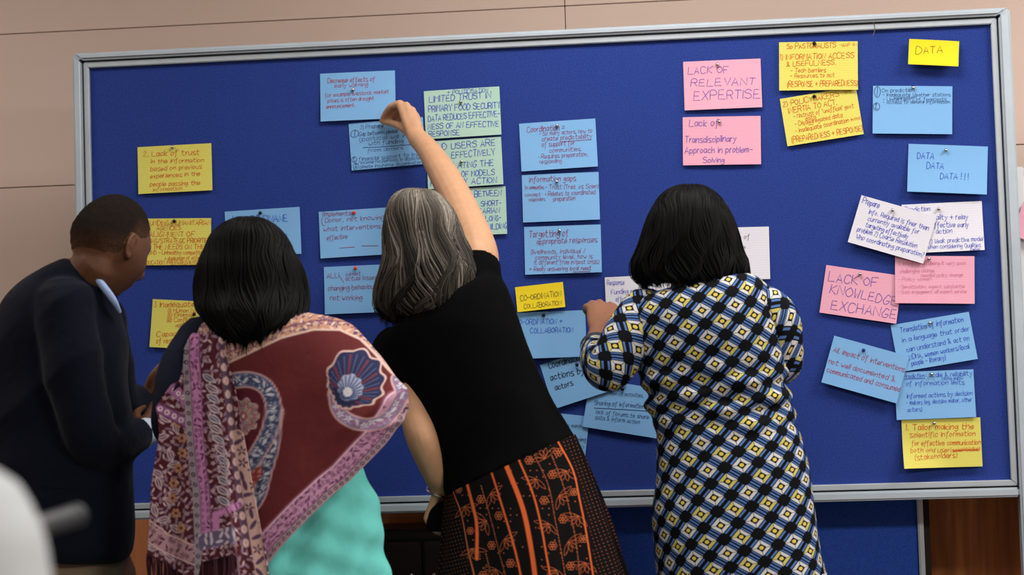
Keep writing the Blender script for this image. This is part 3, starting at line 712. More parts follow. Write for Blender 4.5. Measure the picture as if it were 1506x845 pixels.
# ------------------------------------------------------------------ people: shared builders
def frame_of(fwd_, up_=(0, 0, 1)):
    f = np.asarray(fwd_, float); f /= np.linalg.norm(f)
    r = np.cross(f, up_); r /= np.linalg.norm(r)
    return np.stack([r, f, np.cross(r, f)], 1)      # columns: right, forward, up

def head_local(nu=56, nv=44):
    th = np.linspace(0, 2 * math.pi, nu, endpoint=False); ph = np.linspace(0.03, math.pi - 0.03, nv)
    T, P = np.meshgrid(th, ph)
    x = np.sin(P) * np.sin(T); y = np.sin(P) * np.cos(T); z = np.cos(P)
    fx = 0.076 * np.ones_like(x); X = fx * x; Y = 0.098 * y; Z = 0.118 * z
    lo = np.clip(-Z / 0.118, 0, 1)
    X *= 1 - 0.34 * lo ** 1.6
    Y = np.where(Y < 0, Y * (1 - 0.42 * lo ** 1.3), Y * (1 - 0.10 * lo ** 2))
    X *= 1 - 0.06 * np.clip(Y / 0.098, 0, 1)
    Y *= 1 + 0.05 * np.exp(-((Z - 0.02) / 0.05) ** 2) * (Y < 0)
    def g(cx_, cz_, sx_, sz_): return np.exp(-((X - cx_) / sx_) ** 2 - ((Z - cz_) / sz_) ** 2) * (Y > 0)
    Y += 0.024 * g(0, -0.026, 0.011, 0.016) + 0.012 * g(0, -0.002, 0.008, 0.022)          # nose
    Y += 0.006 * g(0, 0.03, 0.045, 0.012)                                                # brow
    for s in (-1, 1):
        Y -= 0.010 * g(s * 0.031, 0.008, 0.015, 0.012)                                   # eye sockets
        Y += 0.005 * g(s * 0.031, 0.006, 0.009, 0.006)                                   # lids over eyeballs
        Y += 0.005 * g(s * 0.042, -0.03, 0.018, 0.02)                                    # cheeks
        Y += 0.004 * g(s * 0.010, -0.036, 0.006, 0.006)                                  # nostrils
    Y += 0.007 * g(0, -0.061, 0.020, 0.0055) + 0.007 * g(0, -0.071, 0.018, 0.006) - 0.004 * g(0, -0.066, 0.022, 0.0022)   # lips
    Y += 0.010 * g(0, -0.100, 0.020, 0.014)                                              # chin
    V = np.stack([X, Y, Z], -1).reshape(-1, 3)
    F = grid_faces(nv, nu, True)
    F.append(list(range(nu))[::-1]); F.append([(nv-1)*nu + i for i in range(nu)])
    return V, F

def ear_local(s):
    """outer rim, inner fold and lobe of an ear on side s"""
    a = np.linspace(-0.6, 3.9, 12)
    rim = np.stack([s * (0.076 + 0.006 + 0.004 * np.sin(a)), -0.012 - 0.015 * np.sin(a) * 1.0, -0.004 + 0.028 * np.cos(a)], -1)
    out = [tube(rim, np.full(12, 0.0042), 8, 26)]
    out.append(tube([(s * .074, -.004, .016), (s * .079, -.012, 0), (s * .077, -.004, -.02)], [.008, .009, .007], 10, 10))
    out.append(tube([(s * .077, -.006, -.024), (s * .079, -.008, -.032)], [.007, .006], 10, 5))
    return out

def place(V, c, R, s=1.0): return np.asarray(V) * s @ R.T + c

def head_parts(c, R, s=1.0):
    V, F = head_local()
    out = [(place(V, c, R, s), F)]
    for sd in (-1, 1):
        for t in ear_local(sd): out.append((place(t[0], c, R, s), t[1]))
    return out

def skin_col(skin, c, R, s=1.0, lip=None, stubble=None):
    sk = lin(skin); lp = lin(lip if lip else np.asarray(skin) * .8 + np.array([30, 0, 4]))
    def f(V):
        Q = (V - c) @ R / s
        C = np.tile(sk, (len(V), 1))
        m = np.exp(-(Q[:, 0] / .02) ** 4 - ((Q[:, 2] + .066) / .009) ** 4) * (Q[:, 1] > .06)
        C = C * (1 - m[:, None]) + lp * m[:, None]
        for sd in (-1, 1):
            e = ((Q[:, 0] - sd * .031) / .0125) ** 2 + ((Q[:, 2] - .006) / .0062) ** 2
            front = Q[:, 1] > .05
            w = front & (e < 1); C[w] = lin((215, 208, 200))
            i = front & (((Q[:, 0] - sd * .031) ** 2 + (Q[:, 2] - .006) ** 2) < .0052 ** 2); C[i] = lin((40, 26, 18))
            b = front & (abs(Q[:, 0] - sd * .033) < .018) & (abs(Q[:, 2] - .028 + ((Q[:, 0] - sd * .033) / .06) ** 2) < .0035); C[b] = lin((24, 18, 14))
        return C
    return f

def fingers(wrist, along, thumb, curl=0.5, s=1.0, left=False):
    """relaxed hand from a wrist: palm, four unequal fingers with knuckle bends, thumb off the palm's side"""
    a = np.asarray(along, float); a /= np.linalg.norm(a)
    t = np.asarray(thumb, float); t = t - a * (t @ a); t /= np.linalg.norm(t)
    n = np.cross(t, a) * (-1 if left else 1)                      # towards the palm side or back; fingers bend to +n
    w = np.asarray(wrist, float); out = []
    for k, (o, l) in enumerate(((.027, .070), (.009, .078), (-.009, .072), (-.026, .056))):
        b = w + a * (.088 - abs(o - .009) * .25) * s + t * o * s
        out.append(tube([w + t * o * .55 * s + a * .004, (w + b) / 2 + t * o * .12 * s, b], np.array([.013, .012, .0105]) * s, 10, 8))
        p = [b]; an = 0
        for q, f in enumerate((.45, .31, .24)):
            an += curl * (1.0, 1.1, .7)[q]
            p.append(p[-1] + (a * math.cos(an) + n * math.sin(an)) * l * f * s)
        out.append(tube(p, np.array([.0095, .0088, .008, .0068]) * s, 10, 14))
    p0 = w + a * .022 * s + t * .018 * s + n * .006 * s
    p1 = p0 + (t * .75 + a * .6 + n * .35) * .036 * s; p2 = p1 + (t * .35 + a * .85 + n * .45) * .032 * s; p3 = p2 + (a * .85 + n * .5) * .026 * s
    out.append(tube([p0, p1, p2, p3], np.array([.014, .0115, .0098, .0075]) * s, 10, 16))
    return out

def leg_parts(hip, foot, knee_fwd=.03, r=(.085, .058, .04), fwdv=(0, 1, 0)):
    hip = np.asarray(hip, float); an = np.array([foot[0], foot[1], .085]); k = (hip + an) / 2 + np.asarray(fwdv) * knee_fwd; k[2] = .49
    fv = np.asarray(fwdv, float)
    return [tube([hip, (hip * .55 + k * .45), k, (k * .6 + an * .4), an], [r[0], r[0] * .92, r[1], r[1] * .98, r[2]], 16, 24),
            tube([an + np.array([0, 0, -.04]) - fv * .03, an + fv * .06 + np.array([0, 0, -.05]), an + fv * .15 + np.array([0, 0, -.062])], [.034, .034, .022], 12, 10)]

def shoe(person, foot, fwdv, m):
    f = np.asarray(fwdv, float); f /= np.linalg.norm(f); r = np.array([f[1], -f[0], 0])
    V = []; prof = [(-.085, .028, .085), (-.075, .036, .09), (-.03, .038, .095), (.03, .04, .085), (.09, .046, .066), (.14, .045, .05), (.18, .034, .04), (.195, .016, .03)]
    n = 16
    for d, w, h in prof:
        for i in range(n):
            a_ = 2 * math.pi * i / n
            V.append(np.array([foot[0], foot[1], 0]) + f * d + r * w * math.copysign(abs(math.cos(a_)) ** .7, math.cos(a_)) + np.array([0, 0, max(0.0, h / 2 + h / 2 * math.copysign(abs(math.sin(a_)) ** .7, math.sin(a_)))]))
    F = grid_faces(len(prof), n, True); F.append(list(range(n))[::-1]); F.append([(len(prof)-1)*n + i for i in range(n)])
    return child(mesh('shoe', V, F, m, None, True), person)

def hair_volume(person, keys, c_base, c_tips, nstr, sr=.0021, phi_end=118, wav=.006, seed=1, under=.985, tail=.02, extra_wisps=0, ex=2.1, streak=None, jag=.5, lump=.0015):
    """hair: an inner mass plus combed locks running from the crown to the ends, open at the face. keys as loft rows"""
    rnd = np.random.RandomState(seed)
    nr = 46
    def ring(nc):
        s = np.linspace(-1, 1, nc)
        return s
    nc = 64
    K = np.asarray(keys, float)
    ph = math.radians(phi_end)
    a = np.linspace(-math.pi, math.pi, nc)
    V, X, Y = loft(K, nr, a, ex, under)
    tt = np.linspace(0, 1, nr)
    Phi = np.where(tt < .22, math.pi, ph + (math.pi - ph) * np.exp(-((tt - .22) / .1) ** 2))
    # rebuild rows with limited angle
    Vn = np.empty_like(V)
    for i in range(nr):
        q = np.linspace(-Phi[i], Phi[i], nc)
        for k in range(3): Vn[i, :, k] = np.interp(q, a, V[i, :, k])
    b = Bag()
    F = grid_faces(nr, nc)
    F = [f[::-1] for f in F]
    top = Vn[0].mean(0)
    inner = (Vn - Vn.mean(1, keepdims=True)) * .93 + Vn.mean(1, keepdims=True)
    b.add(Vn.reshape(-1, 3), F, lin(c_base)); b.add(inner.reshape(-1, 3), [f[::-1] for f in F], lin(c_base) * .8)
    b.add(np.vstack([Vn[-1], inner[-1]]), [[i, i+1, nc+i+1, nc+i] for i in range(nc-1)], lin(c_base) * .8)
    ctr = Vn.mean(1)
    n = 20
    base, tips = lin(c_base), lin(c_tips)
    for k in range(nstr + extra_wisps):
        s0 = rnd.uniform(-1, 1)
        t1 = rnd.uniform(.8, 1.0) if rnd.rand() < jag else 1.0
        if k >= nstr: t1 = 1.0
        t0 = rnd.uniform(0.02, .14)
        t = np.linspace(t0, t1, n)
        wv = wav * (np.sin(t * 9 + 4 * math.sin(s0 * 7)) * .8 + .5 * np.sin(t * 17 + s0 * 23) + rnd.uniform(-.35, .35) * np.sin(t * rnd.uniform(5, 10) + rnd.uniform(0, 6))) * t
        ii = t * (nr - 1); i0 = np.clip(ii.astype(int), 0, nr - 2); fr = ii - i0
        Ph = np.interp(t, tt, Phi)
        # near the crown all locks come from the whole circle, so spread by the same fraction
        sp = np.clip(s0 + wv / .1, -1, 1) * .5 * (nc - 1) + .5 * (nc - 1)
        j0 = np.clip(sp.astype(int), 0, nc - 2); fj = sp - j0
        P = ((Vn[i0, j0] * (1-fj)[:, None] + Vn[i0, j0+1] * fj[:, None]) * (1-fr)[:, None] + (Vn[i0+1, j0] * (1-fj)[:, None] + Vn[i0+1, j0+1] * fj[:, None]) * fr[:, None])
        C = ctr[i0] * (1-fr)[:, None] + ctr[i0+1] * fr[:, None]
        D = P - C; D /= np.linalg.norm(D, axis=1)[:, None] + 1e-9
        lift_ = rnd.uniform(0, .003) + lump * t * (math.sin(s0 * 31) + .6 * math.sin(s0 * 53 + 1) + 1.0) + (.010 * t ** 3 * rnd.rand() if k < nstr else .02 * t ** 3 * rnd.rand())
        P = P + D * np.reshape(lift_, (-1, 1))
        ex_ = rnd.uniform(0, tail) * (1.6 if k >= nstr else 1)
        P = np.vstack([P, P[-1] + np.array([rnd.uniform(-.006, .006), rnd.uniform(-.004, .004), -ex_ - .004])])
        r = sr * rnd.uniform(.6, 1.3) * (.5 if k >= nstr else 1)
        R = np.full(len(P), r); R[:2] *= .6; R[-4:] *= (.9, .75, .5, .15)
        Vt, Ft, _ = tube(P, R, 4, len(P), False)
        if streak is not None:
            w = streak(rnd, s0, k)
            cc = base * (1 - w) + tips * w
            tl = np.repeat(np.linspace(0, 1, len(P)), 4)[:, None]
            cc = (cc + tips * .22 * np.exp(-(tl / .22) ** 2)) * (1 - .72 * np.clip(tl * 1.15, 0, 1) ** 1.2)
        else:
            cc = base * (1 + rnd.uniform(-.3, .6))
        b.add(Vt, Ft, cc)
    Vv, Ff = b.out()
    return child(mesh('hair', Vv, Ff, MT['hair'], None, True, col=b.cols()), person)

def pl(X, Y, pts):
    """distance and arc position of points to a photo polyline, with sign (left of travel is +)"""
    pts = np.asarray(pts, float); best = np.full(X.shape, 1e9); S = np.zeros(X.shape); G = np.zeros(X.shape); acc = 0
    for (x0, y0), (x1, y1) in zip(pts[:-1], pts[1:]):
        dx, dy = x1 - x0, y1 - y0; L = math.hypot(dx, dy)
        t = np.clip(((X - x0) * dx + (Y - y0) * dy) / L**2, 0, 1)
        d = np.hypot(X - x0 - t * dx, Y - y0 - t * dy)
        m = d < best
        best = np.where(m, d, best); S = np.where(m, acc + t * L, S); G = np.where(m, np.sign((X - x0) * dy - (Y - y0) * dx), G); acc += L
    return best, S, G

def sm(e, w=.7): return np.clip(.5 - e / (2 * w), 0, 1)          # soft inside mask for a signed distance (px)
def over(C, m, rgb): 
    return C * (1 - m[..., None]) + lin(rgb) * m[..., None]
def hsh(i, j, k): 
    v = np.sin(i * 127.1 + j * 311.7 + k * 74.7) * 43758.5453
    return v - np.floor(v)
def florets(X, Y, cell, k, size=.36, kind='mix'):
    """scattered little flowers and leaves, as a print mask"""
    i, j = np.floor(X / cell), np.floor(Y / cell); out = np.zeros(X.shape)
    for di in (-1, 0, 1):
        for dj in (-1, 0, 1):
            a, b = i + di, j + dj
            ox = (a + .5 + .5 * (hsh(a, b, k) - .5)) * cell; oy = (b + .5 + .5 * (hsh(a, b, k + 1) - .5)) * cell
            u, v = X - ox, Y - oy; an = hsh(a, b, k + 2) * 6.28; r = np.hypot(u, v); th = np.arctan2(v, u) + an
            fl = sm(r - size * cell * (.62 + .38 * np.cos(5 * th)), .5) * (1 - .9 * sm(r - size * cell * .22, .4))
            uu, vv = u * np.cos(an) + v * np.sin(an), -u * np.sin(an) + v * np.cos(an)
            lf = sm((np.hypot(uu / 1.7, vv / .62) - size * cell * .62), .5)
            q = hsh(a, b, k + 3)
            m = lf if kind == 'leaf' else np.where(q < .55, fl, lf)
            out = np.maximum(out, m)
    return out
def leaf(X, Y, cx_, cy_, an, L, w):
    u, v = X - cx_, Y - cy_; a = math.radians(an)
    uu, vv = u * math.cos(a) + v * math.sin(a), -u * math.sin(a) + v * math.cos(a)
    t = np.clip(abs(uu) / L, 0, 1)
    return np.where(abs(uu) < L, abs(vv) - w * (1 - t ** 2), 3.0), uu, vv

# ------------------------------------------------------------------ man in the navy jacket
YA = -.75
pa = empty('person', (*U(100, 800, YA)[:2], 0), 'man in a navy suit jacket at the left, short hair, hands held together', 'person', 'people at the pinboard')
hA = U(163, 363, YA); RA = frame_of((.47, .80, -.38), (.06, 0, 1))
jk = [(96,378,134,392,YA-.01,.045),(70,390,150,402,YA-.01,.075),(38,412,164,425,YA,.10),(12,442,173,455,YA,.115),(-6,485,180,490,YA,.125),(-18,540,186,540,YA,.13),(-30,610,190,610,YA,.13),(-38,690,193,690,YA,.135),(-40,760,194,765,YA,.145),(-36,806,190,812,YA,.145),(-32,812,182,824,YA,.14)]
shA = [(96,448,YA-.09,.066),(104,520,YA-.12,.066),(120,600,YA-.12,.060),(140,652,YA-.10,.054),(172,655,YA-.02,.046),(204,640,YA+.10,.040)]
shA2 = [(150,470,YA+.10,.055),(168,560,YA+.16,.05),(180,590,YA+.18,.045),(205,588,YA+.26,.037)]
body = [solid(jk, 30, 40, 2.3, .90)] + head_parts(hA, RA, 1.0)
body += [tube([hA + RA @ np.array([0, -.02, -.06]), U(122, 425, YA), U(100, 470, YA)], [.058, .064, .08], 16, 12)]
body += [ptube(shA, 14, None, True, .72), ptube(shA2, 14, None, True, .75)]
w1 = U(208, 638, YA + .11); w2 = U(208, 588, YA + .27)
body += fingers(w1, U(232, 612, YA + .15) - w1, (-.3, .6, 1.0), .7)
body += fingers(w2, U(232, 580, YA + .28) - w2, (-.2, -.8, .6), .75)
fa = [(U(70, 800, YA)[0], YA - .02), (U(130, 800, YA)[0], YA + .12)]
for f_ in fa: body += leg_parts((f_[0], f_[1] * .6 + YA * .4, .86), f_, fwdv=(.6, .8, 0))
remeshed('body', body, .0048, MT['skin'], pa, 5, skin_col((104, 68, 46), hA, RA))
# short cropped hair, fading towards the nape
V, F = head_local(96, 72)
fade = np.clip((V[:, 2] - np.interp(V[:, 1], [-.1, -.03, .0, .03, .07, .1], [-.045, -.035, .022, .03, .075, .08])) / .055, 0, 1)
rr = np.random.RandomState(3)
Vh = V * (1 + (.010 + .035 * fade)[:, None]) + rr.normal(0, .0006, V.shape)
keep = [f for f in F[:-2] if min(fade[i] for i in f) > 0] + [F[-2]]
colh = lin((88, 60, 42)) * (1 - fade[:, None] ** .8) + lin((36, 29, 25)) * fade[:, None] ** .8
Vh = place(Vh, hA, RA)
child(mesh('hair', Vh, keep, mat('cropped_hair', attr=True, rough=.9, spec=.1, noise=(500, .45), bump=(420, 1.0, .004)), None, True, col=colh), pa)
jo = remeshed('jacket', [solid(jk, 44, 56, 2.3), ptube(shA, 20, None, False), ptube(shA2, 18, None, False), ptube([(96,450,YA-.088,.068),(97,462,YA-.09,.068)], 20), ptube([(150,472,YA+.09,.058),(151,482,YA+.1,.058)], 18)], .0065, MT['suit'], pa, 8, wr=(.0045, 17, 4))
# jacket collar standing round the nape, shirt collar above it
def collar(name, keys, w, m, par, ang=(-150, 95), n=40, flare=.012, ex=2.0):
    K = np.asarray(keys, float); a_ = np.radians(np.linspace(*ang, n)); rows = []
    for k, (dz, fl) in enumerate(((0, 0), (w * .6, -.002), (w, 0), (w * .75, .008), (w * .1, flare), (-w * .3, flare + .004))):
        V_, X_, Y_ = loft(np.vstack([K, K]), 2, a_, ex)
        c_ = V_[0].mean(0); D = V_[0] - c_; D[:, 2] = 0; D /= np.linalg.norm(D, axis=1)[:, None]
        rows.append(V_[0] + D * fl + np.array([0, 0, dz]))
    return child(mesh(name, np.vstack(rows), grid_faces(len(rows), n), m, None, True), par)
collar('collar', [(82,392,160,420,YA-.005,.072)], .030, MT['suit'], jo, (-150, 100), 44)
co = collar('shirt_collar', [(98,388,164,414,YA,.066)], .030, MT['shirt_b'], pa, (-150, 112), 44, .004)
V, F, _ = ptube([(128,392,YA-.066,.006),(148,416,YA-.07,.0085),(166,440,YA-.06,.008),(176,458,YA-.04,.004)], 10, 16)
child(mesh('shirt', V, F, MT['shirt_b'], None), pa)
for P_, q in ((shA, 0), (shA2, 1)):
    e = np.array(P_[-1]); d = np.array(P_[-1]) - np.array(P_[-2]); d = d / np.linalg.norm(d[:2])
    a0 = U(e[0] + d[0] * 1, e[1] + d[1] * 1, e[2]); a1 = U(e[0] + d[0] * 13, e[1] + d[1] * 13, e[2] + .03)
    V, F, _ = tube([a0, a1], [e[3] * .88, e[3] * .84], 20, 5, True)
    child(mesh('shirt_cuff', V, F, mat('white_cuff', (205, 215, 235), .8) if q == 0 else MT['suit'], None), pa)
pf = loft([(88,694,150,702,YA,.15),(88,712,150,718,YA,.15)], 6, np.radians(np.linspace(-60, 60, 14)), 2.3)[0]
V, X_, Y_ = loft([(-38,697,193,699,YA,.1405),(-38,712,193,714,YA,.144)], 5, np.radians(np.linspace(4, 44, 14)), 2.3)
child(mesh('pocket_flap', V.reshape(-1, 3), grid_faces(5, 14), MT['suit'], None), jo)
tr = [solid([(-22,770,182,770,YA,.12),(-22,860,176,860,YA,.12),(-10,905,160,905,YA,.11)], 12, 40, 2.2)]
for f_ in fa: tr.append(tube([(f_[0], f_[1] * .6 + YA * .4, .82), (f_[0], f_[1], .5), (f_[0], f_[1], .09)], [.105, .085, .075], 20, 16, False)[:2])
tr[-2:] = [(t[0], t[1]) for t in tr[-2:]]
remeshed('trousers', tr, .011, MT['khaki'], pa, 6)
for f_ in fa: shoe(pa, f_, (.6, .8, 0), MT['black_l'])

# ------------------------------------------------------------------ woman in the paisley shawl
YBW = -.86
pbw = empty('person', (*U(430, 840, YBW)[:2], 0), 'woman in a maroon paisley shawl and turquoise dress with black bobbed hair', 'person', 'people at the pinboard')
hB = U(370, 402, YBW + .01); RB = frame_of((-.10, 1, -.05))
KB = np.array([(452,332,428,.055),(462,314,452,.072),(470,304,490,.092),(478,292,511,.104),(492,281,527,.114),(513,270,546,.124),(545,260,574,.13),(575,253,592,.134),(595,249,597,.135),(618,246,595,.138),(660,243,584,.14),(720,243,572,.142),(870,240,584,.165)])
kb = [(l, y + 3, r, y - 2, YBW, b_) for y, l, r, b_ in KB]
inner = [(338,460,424,458,YBW,.04),(322,474,460,472,YBW,.06),(308,492,490,490,YBW,.075),(296,535,515,535,YBW,.09),(300,600,515,600,YBW,.075),(305,680,510,680,YBW,.07),(300,760,520,760,YBW,.075),(290,860,530,860,YBW,.085)]
body = [solid(inner, 30, 40, 2.2, .88)] + head_parts(hB, RB, .98)
body += [tube([hB + RB @ np.array([0, -.02, -.06]), U(380, 475, YBW), U(382, 520, YBW)], [.052, .058, .07], 14, 10)]
armL = [(290,500,YBW,.05),(268,560,YBW+.0,.046),(258,625,YBW+.02,.042),(285,640,YBW+.14,.036),(320,615,YBW+.24,.03)]
armR = [(480,515,YBW,.04),(530,556,YBW,.038),(562,590,YBW,.034),(540,610,YBW+.12,.036),(490,600,YBW+.2,.03)]
body += [ptube(armL, 12), ptube(armR, 12)]
for q_, s_ in ((armL, 1), (armR, -1)):
    w_ = U(*q_[-1][:3]); d_ = w_ - U(*q_[-2][:3]); body += fingers(w_, d_, (0, .2, 1), .6)
fb = [(U(370, 840, YBW)[0], YBW), (U(460, 840, YBW)[0], YBW)]
for f_ in fb: body += leg_parts((f_[0], YBW, .8), f_)
remeshed('body', body, .0052, MT['skin'], pbw, 5, skin_col((128, 88, 64), hB, RB, .98))
hk = [(318,362,374),(321,346,386),(326,336,396),(335,323,408),(350,311,420),(371,302,431),(400,292,445),(420,289,450),(440,290,452),(455,294,449),(468,304,443),(480,314,432),(490,322,420),(500,334,406),(506,344,396)]
hair_volume(pbw, [(l, y, r, y, YBW - .005 + .02 * min(1, max(0, (y - 330) / 60)) - .085 * max(0, (y - 430) / 70), min(.125, (r - l) / 2 / 690 * 1.12)) for y, l, r in hk], (4, 4, 5), (20, 18, 18), 620, seed=4, phi_end=116, tail=.022, extra_wisps=60, wav=.008)
ck = [(310,640,500,640,YBW,.08),(290,700,540,700,YBW,.085),(274,740,555,740,YBW,.095),(260,790,567,790,YBW,.108),(250,845,575,845,YBW,.124),(240,930,592,930,YBW,.16),(225,1040,615,1040,YBW,.17)]
def kd(X, Y, A): return .006 * np.sin(X * .11 + Y * .03) * np.clip((Y - 690) / 100, 0, 1) + .003 * np.sin(X * .05 - Y * .13) + .004 * np.sin(A * 9 + Y * .01) * np.clip((Y - 760) / 80, 0, 1)
Vk, Fk = solid(ck, 120, 140, 2.15, 1.0, kd)
ko = child(mesh('dress', Vk, Fk[:-1], MT['aqua'], None), pbw)
V, F, _ = ptube([(296,500,YBW-.01,.054),(268,545,YBW-.04,.052),(256,600,YBW-.04,.048),(256,630,YBW+.02,.045),(285,642,YBW+.14,.04),(312,622,YBW+.22,.036)], 24, 50)
child(mesh('sleeve', V, F, MT['navy_k'], None), pbw)
for f_ in fb: shoe(pbw, f_, (0, 1, 0), MT['black_l'])
tr = [tube([(f_[0], YBW, .75), (f_[0], YBW, .45), (f_[0], YBW, .08)], [.085, .07, .055], 18, 14, False)[:2] for f_ in fb]
remeshed('trousers', tr, .011, MT['dark_tr'], pbw, 5)

# shawl: across the back, over the right arm; hem runs diagonally
hem = np.array([(597,604),(588,624),(577,645),(547,682.5),(528,705),(505,724),(475,753),(429,803),(403,842),(380,872),(240,880)], float)[::-1]
NA, NR = 330, 300
angS = np.radians(np.concatenate([np.linspace(-105, 92, NA - 40), np.linspace(95, 160, 40)]))
def sdisp(X, Y, A):
    d = .004 * np.sin((X * .55 + Y * .62) * .075) * np.clip((Y - 500) / 80, 0, 1) + .003 * np.sin((X * .8 - Y * .3) * .05 + 1)
    d += .007 * np.exp(-((X * .62 + Y * .78 - 812) / 9) ** 2) * np.clip((X - 470) / 60, 0, 1)       # pull folds towards the elbow
    d += .006 * np.exp(-((Y - 618 + (X - 590) * .35) / 6) ** 2) * np.clip((X - 520) / 50, 0, 1)
    return d
VS, XS, YS = loft(kb, 500, angS, 2.15, 1.0, sdisp)
Vc = np.empty((NR, NA, 3)); Xc = np.empty((NR, NA)); Yc = np.empty((NR, NA))
tau = np.arange(500.0)
lim = []
for j in range(NA):
    jj = min(j, NA - 41) if angS[j] > math.radians(90) else j
    below = YS[:, jj] > np.interp(XS[:, jj], hem[:, 0], hem[:, 1])
    e = int(np.argmax(below)) if below.any() else 499
    lim.append(max(e, 30))
lim = np.array(lim, float)
lim = np.convolve(np.pad(lim, 6, 'edge'), np.ones(13) / 13, 'valid')
for j in range(NA):
    q = np.linspace(0, lim[j], NR)
    for k in range(3): Vc[:, j, k] = np.interp(q, tau, VS[:, j, k])
    Xc[:, j] = np.interp(q, tau, XS[:, j]); Yc[:, j] = np.interp(q, tau, YS[:, j])
X, Y = Xc, Yc
C = np.tile(lin((100, 42, 44)), (*X.shape, 1))
C *= (1 + .10 * (hsh(np.floor(X / 2.2), np.floor(Y / 2.2), 5) - .5))[..., None]
# border along the shoulders
inn = [(262,590),(300,560),(348,539),(383.5,522.6),(429,500),(474,487),(506,487),(532,500),(558,526),(585,556),(600,575)]
d, s_, g = pl(X, Y, inn)
band = (Y < np.interp(X, [p[0] for p in inn], [p[1] for p in inn])) * 1.0
C = over(C, band, (196, 146, 122))
C = over(C, band * florets(X, Y, 11, 3, .5), (96, 74, 110)); C = over(C, band * florets(X + 40, Y + 9, 10, 9, .36), (226, 196, 176))
C = over(C, band * sm(abs(d - 13) - 1.0), (120, 70, 90))
C = over(C, sm(d - 1.4), (222, 190, 176))
# border along the hem
d, s_, g = pl(X, Y, hem)
bn = sm(d - 33, .8)
C = over(C, bn, (206, 154, 186))
C = over(C, bn * (d > 9) * florets(s_, d, 8.5, 21, .46), (98, 50, 92)); C = over(C, bn * (d > 9) * florets(s_ + 4, d + 5, 7, 31, .3, 'leaf'), (150, 92, 140))
C = over(C, sm(abs(d - 4.5) - 4.5, .6), (176, 150, 158))
rg = np.hypot((s_ % 10) - 5, (d - 4.5) * 1.2)
C = over(C, sm(abs(rg - 2.4) - .9, .5), (84, 50, 80))
C = over(C, sm(abs(d - 9.5) - .8, .5), (120, 76, 112)); C = over(C, sm(abs(d - 31.5) - 1.2, .5), (228, 186, 204)); C = over(C, sm(abs(d - 34.5) - .9, .5), (134, 70, 88))
# big paisley
def pband(C, pts, hw, base, k):
    P_ = spline(np.array(pts, float), 60); d, s_, g = pl(X, Y, P_)
    C = over(C, sm(d - hw - 2.2, .7), (206, 164, 166)); C = over(C, sm(d - hw, .7), base)
    m = sm(d - hw + 1.2, .6)
    C = over(C, m * florets(s_, d * g + 200, 11.5, k, .46), (206, 206, 216)); C = over(C, m * florets(s_ + 5, d * g + 207, 8, k + 3, .26, 'leaf'), (150, 160, 186))
    C = over(C, sm(abs(d - hw * .82) - .5, .4), (120, 130, 160))
    return C
inside = sm((np.hypot((X - 386) / 1.0, (Y - 612) / 1.15) - 40), 1)
C = over(C, inside, (88, 34, 44))
C = pband(C, [(428,605),(420,660),(412,690),(404,722),(390,742),(372,748)], 8.5, (62, 64, 92), 43)
C = pband(C, [(345,568),(362,561),(390,559),(413,571),(424,598),(418,632),(402,662),(384,686),(368,704)], 9.5, (66, 72, 104), 40)
th = np.arctan2(Y - 611, X - 381); r = np.hypot(X - 381, (Y - 611) * .92)
ro = 21 + 2.2 * np.cos(9 * th)
C = over(C, sm(r - ro - 1.5, .6), (214, 176, 170)); C = over(C, sm(r - ro, .6), (116, 106, 112))
C = over(C, sm(r - ro + 1, .5) * sm(abs(((th * 9 / 6.283) % 1) - .5) * 6 - 1.6, .6), (150, 140, 142))
C = over(C, sm(r - ro, .5) * sm(abs(((th * 9 / 6.283 + .5) % 1) - .5) * r * .7 - 1.0, .5), (206, 150, 140)); C = over(C, sm(abs(r - 15 - 1.5 * np.cos(9 * th)) - .9, .5), (168, 70, 74)); C = over(C, sm(r - 6, .6), (150, 84, 90)); C = over(C, sm(r - 2.5, .6), (226, 200, 190))
tri = sm(pl(X, Y, [(384,715),(402,690)])[0] - 7); C = over(C, tri, (150, 66, 62)); C = over(C, tri * florets(X, Y, 7, 61, .4), (206, 150, 140))
# fan-shaped flower near the elbow with its curved band
C = pband(C, [(508,578),(514,602),(528,618),(548,623),(568,617),(583,600),(590,578),(588,556)], 7.5, (150, 108, 140), 50)
cx_, cy_ = 524, 580
th = np.arctan2(-(Y - cy_), X - cx_); r = np.hypot(X - cx_, Y - cy_)
R0 = np.interp(th, [-3.14, -.9, -.3, .2, .7, 1.2, 1.6, 2.0, 2.6, 3.14], [16, 20, 34, 46, 55, 62, 64, 50, 28, 18]) * (1 + .05 * np.cos(th * 14))
C = over(C, sm(r - R0 - 2.5, .7), (220, 186, 176)); C = over(C, sm(r - R0, .7), (46, 50, 84))
pet = abs(((th * 7 / 3.1416) % 1) - .5)
C = over(C, sm(r - R0 * .94, .5) * sm(pet * r * .45 - 1.5, .7) * (r > 16), (118, 58, 74)); C = over(C, sm(abs(pet - .32) * r * .45 - .6, .5) * (r > 20) * sm(r - R0 * .9), (90, 100, 140))
C = over(C, sm(r - R0 * .46, .7), (176, 186, 214)); C = over(C, sm(r - R0 * .44, .5) * sm(abs(pet - .25) * r * .45 - .9, .4), (66, 80, 130)); C = over(C, sm(r - R0 * .17, .5), (226, 226, 234))
so = child(mesh('shawl', Vc.reshape(-1, 3), grid_faces(NR, NA), MT['print'], None, True, col=C.reshape(-1, 3)), pbw)
so.modifiers.new('thick', 'SOLIDIFY').thickness = .002

